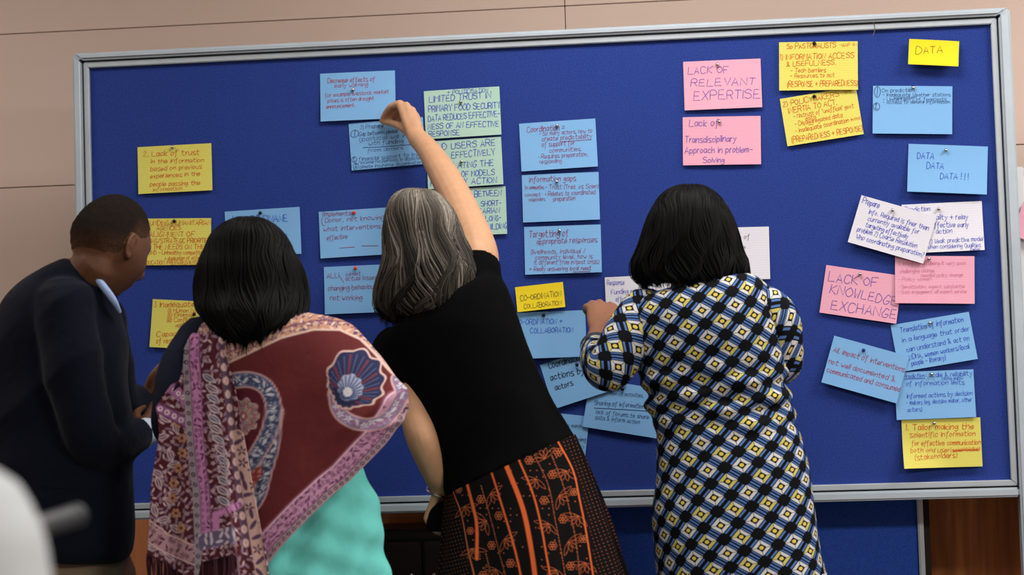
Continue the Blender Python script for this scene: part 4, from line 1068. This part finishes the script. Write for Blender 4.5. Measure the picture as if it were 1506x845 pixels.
# hanging end of the shawl over the left shoulder, in loose folds
hl = np.array([(486,286),(500,277),(512,272),(540,270),(560,264),(566,252),(582,240),(599,229),(620,233),(640,234),(713,222),(819,217),(870,214)], float)
hr = np.array([(486,338),(512,330),(565,345),(641,359),(747,378),(823,393),(870,398)], float)
NC2, NR2 = 230, 330
S_, T_ = np.meshgrid(np.linspace(0, 1, NC2), np.linspace(0, 1, NR2))
bot = np.interp(S_, [0, .12, .3, .42, .45, .74, .76, .9, 1], [816, 824, 845, 851, 826, 815, 868, 872, 872])
Yp_ = 484 + (bot - 484) * T_
Xl = np.interp(Yp_, hl[:, 0], hl[:, 1]); Xr = np.interp(Yp_, hr[:, 0], hr[:, 1])
Xp_ = Xl + (Xr - Xl) * S_
sn = np.clip((Xp_ - 422) / 176, -1, 1)
surf = YBW - np.interp(Yp_, [484, 510, 545, 595, 720, 870], [.105, .127, .134, .138, .146, .168]) * np.clip(1 - abs(sn) ** 2.15, 0, 1) ** (1 / 2.15)
fold = .007 * (1 + np.sin(S_ * 17 + 1.2 + .6 * np.sin(T_ * 3))) * (.35 + .65 * T_) + .002 * np.sin(S_ * 39 + T_ * 5)
surf = np.minimum(surf, YBW - .07) - .016 - .022 * np.clip((.45 - S_) / .2, 0, 1) * np.clip((Yp_ - 560) / 60, 0, 1) - fold - .018 * np.exp(-((S_ - .58) / .16) ** 2)
surf += np.clip((500 - Yp_) / 16, 0, 1) ** 2 * .10
X, Y = Xp_, Yp_
C = np.tile(lin((84, 36, 46)), (*X.shape, 1))
C = over(C, florets(X, Y, 12, 70, .42, 'leaf'), (150, 120, 140)); C = over(C, florets(X + 6, Y + 31, 12, 80, .3), (214, 186, 190))
# left part: leaf scrolls
lm = sm((S_ - .42) * 60)
for k in range(16):
    e, uu, vv = leaf(X, Y, 243 + 16 * math.sin(k * 1.7), 615 + k * 13.5, 30 + 50 * math.sin(k * 2.1), 11, 5)
    C = over(C, lm * sm(e, .6), (206, 180, 190)); C = over(C, lm * sm(e + 1.8, .5), (108, 80, 104)); C = over(C, lm * sm(abs(vv) - .6, .4) * sm(e + 1), (222, 196, 190))
for k in range(9):
    cxk, cyk = 262 + 8 * math.sin(k), 622 + k * 22
    r = np.hypot(X - cxk, (Y - cyk)); C = over(C, lm * sm(r - 6.5 - np.cos(6 * np.arctan2(Y - cyk, X - cxk)), .6), (190, 140, 112)); C = over(C, lm * sm(r - 2.2, .5), (90, 40, 50))
# flap edge with rings
fd = pl(X, Y, [(229,602),(246,582),(277,600)])[0]
e1, s1, g1 = pl(X, Y, [(252,570),(280,592)]); m = sm(e1 - 8) * (X < 279); C = over(C, m, (170, 112, 158)); C = over(C, m * sm(abs(np.hypot((s1 % 9) - 4.5, e1) - 2.6) - .9, .5), (236, 214, 220))
e1, s1, g1 = pl(X, Y, [(230,598),(276,622)]); m = sm(e1 - 8) * (X < 279); C = over(C, m, (150, 96, 140)); C = over(C, m * sm(abs(np.hypot((s1 % 12) - 6, e1) - 3) - 1.1, .5), (230, 205, 216)); C = over(C, m * sm(abs(e1 - 7) - .7, .4), (70, 34, 66))
# bottom left border, diagonal
e1, s1, g1 = pl(X, Y, [(214,776),(240,796),(300,822)]); m = sm(e1 - 13) * (S_ < .43)
C = over(C, m, (190, 150, 158)); C = over(C, m * florets(s1, e1 * g1 + 90, 9, 95, .45), (78, 44, 70)); C = over(C, sm(abs(e1 - 13) - 1, .5) * (S_ < .43), (222, 190, 190))
# pink border strip down the middle with grey dotted edge
st = [(286,484),(287,526),(290,580),(292,632),(297,690),(302,720),(305,800)]
e1, s1, g1 = pl(X, Y, st); dd_ = e1 * g1
C = over(C, sm(abs(dd_) - 8, .7), (206, 140, 190)); C = over(C, sm(abs(dd_) - 6, .6) * florets(s1, dd_ + 60, 8.5, 101, .46), (96, 48, 88)); C = over(C, sm(abs(abs(dd_) - 7.4) - .7, .4), (120, 64, 112))
lx = sm(abs(X - np.interp(Y, [p[1] for p in st], [p[0] for p in st]) + 13) - 5, .6)
C = over(C, lx, (158, 146, 156)); rg = np.hypot(X - np.interp(Y, [p[1] for p in st], [p[0] for p in st]) + 13, (Y % 15) - 7.5); C = over(C, sm(abs(rg - 2.3) - .9, .5), (60, 36, 60))
# leaves right of the strip
for k in range(13):
    yk = 556 + k * 15; xk = np.interp(yk, [556, 700], [308, 330]) + 2 * math.sin(k)
    e, uu, vv = leaf(X, Y, xk, yk, 34, 11.5, 5.2)
    C = over(C, sm(e, .6), (214, 200, 206)); C = over(C, sm(e + 1.6, .5), (104, 84, 108) if k % 2 else (90, 96, 120)); C = over(C, sm(abs(vv) - .5, .4) * sm(e + 2), (222, 190, 196))
# greyish purple strip at the right with pale blobs, then cream floral
pr = [(326,490),(330,540),(338,600),(344,660),(352,720),(362,800)]
e1, s1, g1 = pl(X, Y, pr); C = over(C, sm(e1 - 6.5, .7), (104, 78, 98)); C = over(C, sm(np.hypot(((s1 % 20) - 10) * .8, e1) - 5, .6), (224, 190, 188)); C = over(C, sm(np.hypot(((s1 % 20) - 10) * .8, e1 + 1) - 1.6, .5), (150, 100, 116))
e1, s1, g1 = pl(X, Y, [(350,640),(362,700),(372,760),(386,850)]); C = over(C, sm(e1 - 9, .8), (214, 176, 168)); C = over(C, sm(e1 - 8, .6) * florets(s1, e1 * g1 + 90, 16, 121, .5), (96, 70, 96))
# bottom border of the middle strip
e1, s1, g1 = pl(X, Y, [(318,757),(352,742)]); m = sm(e1 - 5) ; C = over(C, m, (206, 140, 190)); C = over(C, m * florets(s1, e1, 7, 131, .4), (96, 48, 88))
e1, s1, g1 = pl(X, Y, [(318,756),(319,800)]); C = over(C, sm(e1 - 5), (200, 134, 184))
mb = sm(abs(Y - 796 - (X - 300) * -.25) - 12) * (S_ > .44) * (S_ < .76); C = over(C, mb, (108, 96, 128)); C = over(C, mb * florets(X, Y, 11, 141, .5, 'leaf'), (210, 196, 206))
VH = U(Xp_, Yp_, surf)
ho = child(mesh('shawl_end', VH.reshape(-1, 3), grid_faces(NR2, NC2), MT['print'], None, True, col=C.reshape(-1, 3)), so)
ho.modifiers.new('thick', 'SOLIDIFY').thickness = .002
b = Bag(); rnd = random.Random(8)
for k in range(40):
    s0 = k / 40 * .43 if k < 26 else .45 + (k - 26) / 14 * .3
    j = int(s0 * (NC2 - 1)); p = VH[-1, j]
    q = [p + np.array([0, 0, .004]), p + np.array([rnd.uniform(-.003, .003), 0, -.02]), p + np.array([rnd.uniform(-.006, .006), rnd.uniform(-.004, .004), -.05 - rnd.uniform(0, .02)])]
    V, F, _ = tube(q, [.0022, .0018, .0026], 6, 8); b.add(V, F, lin(rnd.choice([(52, 26, 34), (40, 22, 34), (84, 50, 64)])))
V, F = b.out(); fo = child(mesh('fringe', V, F, MT['print'], None, True, col=b.cols()), so); fo['kind'] = 'stuff'

# ------------------------------------------------------------------ woman in black reaching up
YC = -.55
pc = empty('person', (*U(770, 840, YC)[:2], 0), 'grey-haired woman in black T-shirt and orange-black skirt reaching up to pin a card', 'person', 'people at the pinboard')
hC = U(626, 372, YC + .03); RC = frame_of((-.25, 1, .08), (-.12, 0, 1))
tk = [(632,470,688,446,YC+.02,.05),(602,476,706,416,YC+.01,.075),(572,488,722,400,YC,.095),(558,512,738,412,YC,.105),(588,560,757,452,YC,.11),(606,588,778,510,YC,.112),(628,634,801,568,YC,.11),(648,694,829,618,YC,.115),(656,730,845,642,YC,.125)]
armR = [(703,420,-.54,.046),(702,372,-.50,.049),(682,314,-.36,.042),(656,263,-.235,.038),(631,222,-.14,.030),(613,202,-.092,.0255)]
armL = [(590,512,-.56,.048),(598,562,-.57,.043),(611,610,-.60,.037),(622,648,-.62,.0365),(638,690,-.59,.030),(647,716,-.55,.0235)]
body = [solid(tk, 30, 40, 2.2, .90)] + head_parts(hC, RC, .98) + [ptube(armR, 16, 40), ptube(armL, 16, 40)]
body += [tube([hC + RC @ np.array([0, -.015, -.06]), U(650, 460, YC + .02), U(672, 510, YC)], [.052, .056, .07], 14, 10)]
# the pinching right hand, finger by finger
wr = (612,201,-.090)
for kx, ky, kY in ((588,152,-.078),(598,155,-.080),(606.5,162,-.080),(612,171,-.078)):
    body.append(ptube([(wr[0] + (kx - 601) * .45, wr[1] - 2, -.088, .016), ((wr[0] + kx) / 2 + (kx - 601) * .2, (wr[1] + ky) / 2, -.086, .0135), (kx, ky, kY, .0105)], 10, 10))
body += [ptube([(588,152,-.078,.0105),(575,157,-.058,.0092),(566,168,-.034,.0082),(561,178,-.016,.0066)], 10, 18),
         ptube([(598,155,-.080,.0105),(587,160,-.048,.0092),(577,170,-.028,.008),(569,179,-.018,.0066)], 10, 18),
         ptube([(606.5,162,-.080,.0100),(598,166,-.045,.0088),(589,174,-.028,.0078),(583,181,-.022,.0064)], 10, 18),
         ptube([(612,171,-.078,.0092),(606,175,-.048,.008),(599,181,-.034,.007),(594,186,-.028,.006)], 10, 18),
         ptube([(606,198,-.085,.015),(594,188,-.070,.0135),(581,182,-.045,.0105),(571,180,-.028,.0088),(563.5,180,-.018,.0068)], 10, 22)]
wl = U(647, 718, -.55); body += fingers(wl, U(636, 752, -.53) - wl, (.25, 1, .1), .75, .9, True)
fc = [(U(735, 845, YC)[0], YC + .02), (U(830, 845, YC)[0], YC - .02)]
for f_ in fc: body += leg_parts((f_[0], YC, .8), f_)
remeshed('body', body, .0040, MT['skin'], pc, 3, skin_col((206, 158, 122), hC, RC, .98))
remeshed('t_shirt', [solid(tk, 44, 56, 2.2), ptube([(700,422,-.54,.060),(701,404,-.53,.057),(702,386,-.512,.055)], 20, 14, False), ptube([(592,512,-.555,.055),(585,518,-.56,.062),(590,542,-.565,.060),(598,564,-.57,.055)], 20, 18, False)], .006, MT['black_j'], pc, 7, wr=(.003, 14, 9))
hk = [(277,604,618),(279,594,632),(284,584,644),(292,577,652),(305,571,663),(325,567,673),(349,565,683),(375,566,698),(400,561,709),(428,556,709),(448,557,696),(462,566,684),(471,580,672),(476,594,662)]
def stk(rnd, s0, k):
    front = abs(s0) < .9
    return np.clip(rnd.beta(1.1, 2.6) * (.8 + .5 * math.sin(s0 * 19 + 1)), 0, 1)
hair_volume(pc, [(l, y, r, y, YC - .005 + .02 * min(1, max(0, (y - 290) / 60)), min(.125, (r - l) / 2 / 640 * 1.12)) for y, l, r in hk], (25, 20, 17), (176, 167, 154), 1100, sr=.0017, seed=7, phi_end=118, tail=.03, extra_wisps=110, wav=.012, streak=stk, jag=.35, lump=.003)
# bracelet and a dark pouch in the lowered hand
br = U(645, 722, -.545); axb = U(636, 752, -.53) - br; axb /= np.linalg.norm(axb); u_ = np.cross(axb, [0, 1, 0]); u_ /= np.linalg.norm(u_); v_ = np.cross(axb, u_)
an = np.linspace(0, 2 * math.pi, 25); V, F, _ = tube(br + .029 * (np.cos(an)[:, None] * u_ + np.sin(an)[:, None] * v_), np.full(25, .0025), 8, 50, False)
child(mesh('bracelet', V, F, MT['silver'], None), pc)
pk = [(636,738,652,738,-.54,.018),(630,752,660,752,-.54,.026),(627,772,668,772,-.54,.03),(628,780,668,781,-.54,.026)]
V, F = solid(pk, 20, 28, 2.6); po = child(mesh('pouch', V, F, MT['black_j'], None), pc)

# skirt: flared, printed with orange bands, blossoms and dots
skk = [(655,728,846,638,YC,.128),(652,752,858,664,YC,.133),(649,786,878,710,YC,.142),(646,824,899,762,YC,.152),(642,866,920,826,YC,.162),(636,930,946,902,YC,.175),(628,1010,975,990,YC,.19),(620,1100,1000,1090,YC,.20)]
aS = np.concatenate([np.linspace(-1.62, 1.62, 400), np.linspace(1.66, 2 * math.pi - 1.66, 60)])
def kdisp(X, Y, A): return .004 * np.sin(A * 7 + .6) * np.clip((Y - 680) / 120, 0, 1) + .002 * np.sin(A * 15 + Y * .02) * np.clip((Y - 680) / 120, 0, 1)
tq = np.concatenate([np.linspace(0, .45, 250), np.linspace(.455, 1, 60)])
V, X, Y = loft(skk, 310, aS, 2.1, 1.0, kdisp, dense=tq)
C = np.tile(lin((13, 11, 12)), (*X.shape, 1))
OR = (228, 104, 54); OD = (198, 104, 64)
L_l = spline(np.array([(670,712),(686,746.8),(698,795),(710,845),(724,920)], float), 40); L_2 = spline(np.array([(730,686),(749,742),(766,795),(778,845),(792,920)], float), 40)
L_3 = spline(np.array([(770,671),(790.4,717.7),(802.6,761),(812,810),(818.4,845),(828,920)], float), 40); L_r = spline(np.array([(824,646),(846,688.5),(856,730),(865.7,773.5),(879,845),(892,920)], float), 40)
back = (np.cos(aS) > 0)[None, :] * 1.0
m1 = back
for pts, w, c in ((L_l, .8, OD), (L_2, 1.3, OR), (L_3, 1.2, OR), (L_r, 1.0, OR)):
    C = over(C, m1 * sm(pl(X, Y, pts)[0] - w, .6), c)
C = over(C, m1 * sm(pl(X, Y, spline(np.array([(751,676),(776,737),(788,785.6),(797.7,845),(808,920)], float), 30))[0] - 3.2, .6), OR)
C = over(C, m1 * sm(pl(X, Y, spline(np.array([(694,704),(705.5,742),(711,768.6),(711.6,814.7)], float), 30))[0] - 2.0, .6), OR)
def blossom(C, x, y, s):
    r = np.hypot(X - x, Y - y); th = np.arctan2(Y - y, X - x)
    near = r < s * 1.6
    for k in range(6):
        q = np.hypot(X - x - s * .62 * math.cos(k * 1.047), Y - y - s * .62 * math.sin(k * 1.047))
        C = over(C, m1 * near * sm(abs(q - s * .34) - .38, .4), OD)
    return over(C, m1 * near * sm(abs(r - s * .26) - .38, .4), OD)
def lotus(C, x, y, an, s):
    for k, (da, ln) in enumerate(((-70, 1.35), (-34, 1.0), (0, 1.0), (34, 1.0), (70, 1.35))):
        a = math.radians(an + da); e, uu, vv = leaf(X, Y, x + math.cos(a) * s * .52 * ln, y + math.sin(a) * s * .52 * ln, an + da, s * .56 * ln, s * .19)
        C = over(C, m1 * sm(abs(e) - .25, .4) * (abs(e) < 2.5), OD)
    return C
z8 = lambda x, y: (640 + x / 4.121, 640 + y / 4.121)
for x, y in ((765,95),(735,225),(690,375),(805,485),(745,640),(855,760),(860,330),(920,605),(600,140),(425,465),(380,640),(500,740),(330,815),(255,555),(175,315),(315,370),(820,905),(880,1010),(800,1120),(470,900),(560,1010)):
    C = blossom(C, *z8(x, y), 6.3 if x not in (255, 175, 860, 920) else 5.4)
for x, y, a in ((690,130,-120),(640,250,115),(780,350,30),(810,205,110),(715,510,120),(840,620,35),(885,470,120),(765,780,120),(935,745,110),(375,335,35),(465,600,40),(410,780,115),(345,500,150),(215,415,60),(270,660,80),(900,890,40),(760,1010,120),(540,880,40),(450,1060,120)):
    C = lotus(C, *z8(x, y), a, 14)
for pts in ([z8(630,110), z8(715,290), z8(760,500), z8(800,690), z8(825,845), z8(850,1100)], [z8(730,115), z8(800,290), z8(850,470), z8(885,640), z8(910,845), z8(940,1100)], [z8(315,290), z8(370,470), z8(430,680), z8(480,845), z8(540,1100)], [z8(345,690), z8(385,845), z8(440,1100)]):
    e, s_, g = pl(X, Y, spline(np.array(pts, float), 30)); C = over(C, m1 * sm(e - .6, .5) * ((s_ % 3) < 1.7), OD)
xr = np.interp(Y, L_r[:, 1], L_r[:, 0]); xl = np.interp(Y, L_l[:, 1], L_l[:, 0])
u_ = X - xr; q_ = Y - .5 * u_
dots = np.maximum((X > xr + 5), (X < xl - 4)) * sm(np.hypot(((X + Y * -.35) % 5.2) - 2.6, ((Y + X * .3) % 5.6) - 2.8) - .7, .45)
dots = np.maximum(dots * back, (1 - back) * sm(np.hypot((X % 6) - 3, (Y % 6) - 3) - 1, .5))
C = over(C, dots, (150, 78, 52))
spk = ((X > xl + 4) & (X < xr - 4)) * (hsh(np.floor(X / 9), np.floor(Y / 9), 3) > .72) * sm(np.hypot((X % 9) - 4.5, (Y % 9) - 4.5) - .8, .4); C = over(C, m1 * spk, OD)
child(mesh('skirt', V.reshape(-1, 3), grid_faces(310, len(aS), True), MT['skirt'], None, True, col=C.reshape(-1, 3)), pc)
for f_ in fc: shoe(pc, f_, (0, 1, 0), MT['black_l'])

# ------------------------------------------------------------------ woman in the lattice-print tunic
YD = -.50
pd = empty('person', (*U(1085, 840, YD)[:2], 0), 'woman with a black bob in a blue, black and yellow lattice-print tunic', 'person', 'people at the pinboard')
hD = U(1012, 354, YD + .05); RD = frame_of((-.06, 1, -.22), (.05, 0, 1))
dk = [(984,424,1066,412,YD,.05),(956,433,1098,403,YD,.08),(934,445,1124,416,YD,.10),(922,470,1140,450,YD,.115),(926,500,1150,490,YD,.12),(937,541,1157,542,YD,.115),(951,590,1163,594,YD,.108),(965,635,1175,635,YD,.115),(967,696,1189,688,YD,.13),(962,753,1198,744,YD,.14),(966,810,1207,800,YD,.147),(969,858,1216,843,YD,.15)]
sl = [(948,462,-.50,.062),(925,497,-.53,.062),(903,532,-.55,.056),(893,541,-.545,.054),(882,528,-.49,.047),(877,513,-.43,.037)]
sr_ = [(1098,446,-.50,.060),(1136,468,-.50,.060),(1147,512,-.49,.054),(1146,535,-.46,.050),(1120,540,-.33,.042),(1085,525,-.25,.034)]
fl = [(882,526,-.47,.036),(878,505,-.40,.029),(881,488,-.34,.0245)]
body = [solid(dk, 30, 40, 2.2, .84)] + head_parts(hD, RD, .98)
body += [tube([hD + RD @ np.array([0, -.02, -.06]), U(1022, 418, YD + .01), U(1026, 470, YD)], [.052, .057, .07], 14, 10)]
body += [ptube(sl, 12, None, True, .75), ptube(sr_, 12, None, True, .72), ptube(fl, 14, 16)]
wD = (881,489,-.34)
for kx, ky, kY, e1, e2, e3 in ((893,453,-.245,(897,448,-.205),(893,452,-.175),(889,458,-.16)),(884,449,-.245,(882,444,-.20),(880,449,-.165),(879,456,-.15)),(875,449,-.25,(870,446,-.205),(869,451,-.17),(870,458,-.155)),(868,453,-.255,(862,451,-.215),(861,456,-.185),(864,462,-.17))):
    body.append(ptube([(wD[0] + (kx - 880) * .4, wD[1] - 3, -.335, .0155), (wD[0] + (kx - 880) * .8, (wD[1] + ky) / 2, -.29, .014), (kx, ky, kY, .0105)], 10, 10))
    body.append(ptube([(kx, ky, kY, .0105), (*e1, .0092), (*e2, .0082), (*e3, .0066)], 10, 18))
body.append(ptube([(885,482,-.325,.0155),(895,466,-.285,.0135),(904,456,-.25,.0108),(905,452,-.22,.0088),(902,449,-.195,.007)], 10, 20))
w_ = U(1085, 525, -.25); body += fingers(w_, U(1052, 512, -.20) - w_, (0, .2, 1), .5, .95)
fd_ = [(U(1050, 845, YD)[0], YD), (U(1130, 845, YD)[0], YD)]
for f_ in fd_: body += leg_parts((f_[0], YD, .82), f_)
remeshed('body', body, .0045, MT['skin'], pd, 5, skin_col((152, 104, 76), hD, RD, .98))
hk = [(271,1008,1024),(273,996,1034),(278,985,1044),(288,973,1056),(298,965,1064),(312,957,1073),(330,950,1081),(350,944,1087),(370,938,1091),(390,932,1098),(403,933,1098),(412,940,1094),(419,950,1084)]
hair_volume(pd, [(l, y, r, y, YD + .015 + .02 * min(1, max(0, (y - 285) / 60)), min(.125, (r - l) / 2 / 630 * 1.12)) for y, l, r in hk], (4, 4, 5), (20, 18, 18), 620, seed=11, phi_end=116, tail=.012, extra_wisps=80, wav=.006, jag=.3)
aD = np.concatenate([np.linspace(-1.7, 1.7, 130), np.linspace(1.75, 2 * math.pi - 1.75, 50)])
def ddisp(X, Y, A):
    w = np.exp(-((Y - 585) / 45) ** 2)
    d = .006 * w * np.sin((Y + .25 * X) * .19) + .006 * w * np.sin((Y - .5 * X) * .11)
    d += .004 * np.sin(A * 5 + Y * .012) * np.clip((Y - 660) / 120, 0, 1)
    d -= .006 * np.exp(-((X - 1030) / 26) ** 2) * np.exp(-((Y - 560) / 90) ** 2)       # hollow of the spine
    return d
V, X, Y = loft(dk, 190, aD, 2.15, 1.0, ddisp)
i0 = int(np.argmin(abs(aD)))
seg = np.linalg.norm(np.diff(V, axis=1), axis=2); cum = np.concatenate([np.zeros((190, 1)), np.cumsum(seg, 1)], 1); cum -= cum[:, i0:i0+1]
uu = X[:, i0:i0+1] + cum * PXM(YD - .1); rowl = np.linalg.norm(np.diff(V[:, i0], axis=0), axis=1) * PXM(YD - .1)
vv = np.concatenate([[0], np.cumsum(rowl)]); vv = vv - np.interp(579, Y[:, i0], vv) + 579
vv = vv[:, None] + (Y - Y[:, i0:i0+1]) * np.clip(1 - abs(aD)[None, :] / 2, 0, 1)
UVt = np.stack([(uu - 1012.8) / 100, (vv - 579 + 0 * uu) / 100], -1)
to = child(mesh('tunic', V.reshape(-1, 3), grid_faces(190, len(aD), True), MT['weave'], None, True, uv=UVt.reshape(-1, 2)), pd)
to.modifiers.new('thick', 'SOLIDIFY').thickness = .002
for P_ in (sl, sr_):
    Vt, Ft, UVs = ptube(P_, 40, 60, True)
    child(mesh('sleeve', Vt, Ft[:-1], MT['weave'], None, True, uv=UVs * PXM(-.55) / 100), to)
# dark beaded neckline, pale hem band, cuff
V, X, Y = loft([(984,424,1066,412,YD,.05),(972,429,1080,409,YD,.068)], 8, aD, 2.15)
V[:, :, 1] -= .004; child(mesh('neckline_trim', V.reshape(-1, 3), grid_faces(8, len(aD), True), mat('neck_braid', (20, 20, 24), .6, noise=(160, .9)), None), to)
V, X, Y = loft([(969,855,1216,840,YD,.1515),(969,861,1216,846,YD,.1525)], 4, aD, 2.15)
child(mesh('hem_trim', V.reshape(-1, 3), grid_faces(4, len(aD), True), mat('hem_white', (225, 225, 235), .8), None), to)
cf = np.array([U(877, 513, -.43), U(875.5, 508, -.415)]); V, F, _ = tube(cf, [.0385, .037], 24, 4, False)
child(mesh('cuff', V, F[:-2], mat('cuff_braid', (60, 60, 66), .7, noise=(220, .9)), None), to)
tr = [solid([(975,835,1205,835,YD,.13),(985,880,1195,880,YD,.13),(995,920,1180,920,YD,.12)], 12, 40, 2.2)]
tr += [tube([(f_[0], YD, .78), (f_[0], YD, .45), (f_[0], YD, .08)], [.095, .075, .06], 18, 14, False) for f_ in fd_]
remeshed('trousers', tr, .011, MT['dark_tr'], pd, 5)
for f_ in fd_: shoe(pd, f_, (0, 1, 0), MT['black_l'])

# ------------------------------------------------------------------ seated listener in white, close to the camera, only a shoulder in view
YE = -3.62
sh = U(-65, 795, YE)            # the right shoulder's centre
ex_, ez_ = sh[0] - .19, sh[2] + .055
pe = empty('person', (ex_, YE, 0), 'blurred white-shirted shoulder of a seated listener in the lower left corner', 'person', 'people at the pinboard')
hE = np.array([ex_ - .02, YE + .03, ez_ + .19]); RE = frame_of((.1, 1, -.05))
tor = [tube([(ex_, YE, ez_ - .62), (ex_, YE - .01, ez_ - .35), (ex_, YE, ez_ - .12)], [.155, .165, .15], 24, 20)]
tor += [tube([(ex_ - .19, YE, ez_ - .055), (ex_, YE, ez_ - .01), (ex_ + .19, YE, ez_ - .055)], [.07, .085, .07], 20, 20)]
aR = [(ex_ + .19, YE, ez_ - .065), (ex_ + .215, YE - .01, ez_ - .20), (ex_ + .22, YE + .02, ez_ - .34), (ex_ + .17, YE + .22, ez_ - .30)]
aL = [(ex_ - .19, YE, ez_ - .065), (ex_ - .245, YE - .01, ez_ - .20), (ex_ - .25, YE + .02, ez_ - .34), (ex_ - .17, YE + .2, ez_ - .33)]
body = [tube([(ex_, YE, ez_ - .62), (ex_, YE - .01, ez_ - .35), (ex_, YE, ez_ - .12)], [.14, .15, .13], 24, 20), tube([(ex_ - .17, YE, ez_ - .06), (ex_, YE, ez_ - .03), (ex_ + .17, YE, ez_ - .06)], [.045, .06, .045], 16, 14)] + head_parts(hE, RE) + [tube([hE + np.array([0, -.02, -.06]), (ex_, YE, ez_ + .03)], [.052, .058], 14, 6)]
for a_ in (aR, aL): body.append(tube(a_, [.048, .044, .042, .03], 14, 24))
wE = np.array(aR[-1]); body += fingers(wE, (-.15, .95, .1), (-.5, 0, 1), .85); body += fingers(np.array(aL[-1]), (.2, .95, 0), (.5, 0, 1), .4)
for s_ in (-1, 1):
    hp = np.array([ex_ + s_ * .10, YE, .52]); kn = np.array([ex_ + s_ * .13, YE + .42, .54]); ank = np.array([ex_ + s_ * .13, YE + .45, .09])
    body.append(tube([hp, (hp + kn) / 2, kn, (kn + ank) / 2, ank], [.09, .085, .065, .058, .04], 16, 30))
remeshed('body', body, .006, MT['skin'], pe, 5, skin_col((150, 105, 80), hE, RE))
remeshed('shirt', tor + [tube(aR, [.075, .070, .062, .048], 18, 26), tube(aL, [.066, .062, .058, .046], 18, 26), tube([(ex_, YE, ez_ - .02), (ex_ - .005, YE + .002, ez_ + .075)], [.08, .066], 18, 6, False)], .008, MT['white_sh'], pe, 8)
tr = [tube([(ex_ - .09, YE, .53), (ex_ + .09, YE, .53)], [.125, .125], 18, 8)]
for s_ in (-1, 1):
    hp = np.array([ex_ + s_ * .10, YE, .52]); kn = np.array([ex_ + s_ * .13, YE + .42, .54]); ank = np.array([ex_ + s_ * .13, YE + .45, .1])
    tr.append(tube([hp, (hp + kn) / 2, kn, (kn + ank) / 2, ank], [.10, .097, .082, .072, .066], 18, 30))
    shoe(pe, (ex_ + s_ * .13, YE + .47), (0, 1, 0), MT['black_l'])
remeshed('trousers', tr, .011, MT['dark_tr'], pe, 5)
V, F = head_local(64, 48)
fade = np.clip((V[:, 2] - np.interp(V[:, 1], [-.1, -.03, .0, .03, .07, .1], [-.05, -.04, .022, .03, .075, .08])) / .03, 0, 1)
keep = [f for f in F[:-2] if min(fade[i] for i in f) > 0] + [F[-2]]
child(mesh('hair', place(V * (1.012 + .08 * fade)[:, None], hE, RE), keep, MT['hair'], None, True, col=np.tile(lin((22, 18, 16)), (len(V), 1))), pe)
# dark grey tube held in the listener's hand
e0 = U(52, 776, YE + .42); e1 = U(112, 758, YE + .52)
gt = empty('grey_tube', tuple(e0), 'blurred dark grey tube end poking out beside the white shirt', 'tube')
d_ = (e1 - e0) / np.linalg.norm(e1 - e0)
V, F, _ = tube([e0 - d_ * .05, e1], [.0115, .0125], 20, 8, False); child(mesh('tube_body', V, F, MT['grey_tube'], None), gt)
V, F, _ = tube([e1 - d_ * .012, e1 + d_ * .002], [.0135, .0132], 20, 4, False); child(mesh('end_cap', V, F, MT['grey_tube'], None), gt)
# chair under the listener
ch = empty('chair', (ex_, YE - .02, 0), 'black cushioned chair of the seated listener, below the frame', 'chair')
bevel_box('seat', ex_ - .23, ex_ + .23, YE - .22, YE + .26, .36, .415, MT['black_l'], ch, .02)
bevel_box('backrest', ex_ - .21, ex_ + .21, YE - .27, YE - .225, .52, .86, MT['black_l'], ch, .018)
for sx_ in (-.2, .2):
    V, F, _ = tube([(ex_ + sx_, YE - .24, .0), (ex_ + sx_, YE - .235, .4), (ex_ + sx_, YE - .25, .8)], [.012] * 3, 10, 10, False); child(mesh('leg', V, F, MT['steel'], None), ch)
    V, F, _ = tube([(ex_ + sx_, YE + .24, .0), (ex_ + sx_, YE + .22, .37)], [.012] * 2, 10, 4, False); child(mesh('leg', V, F, MT['steel'], None), ch)
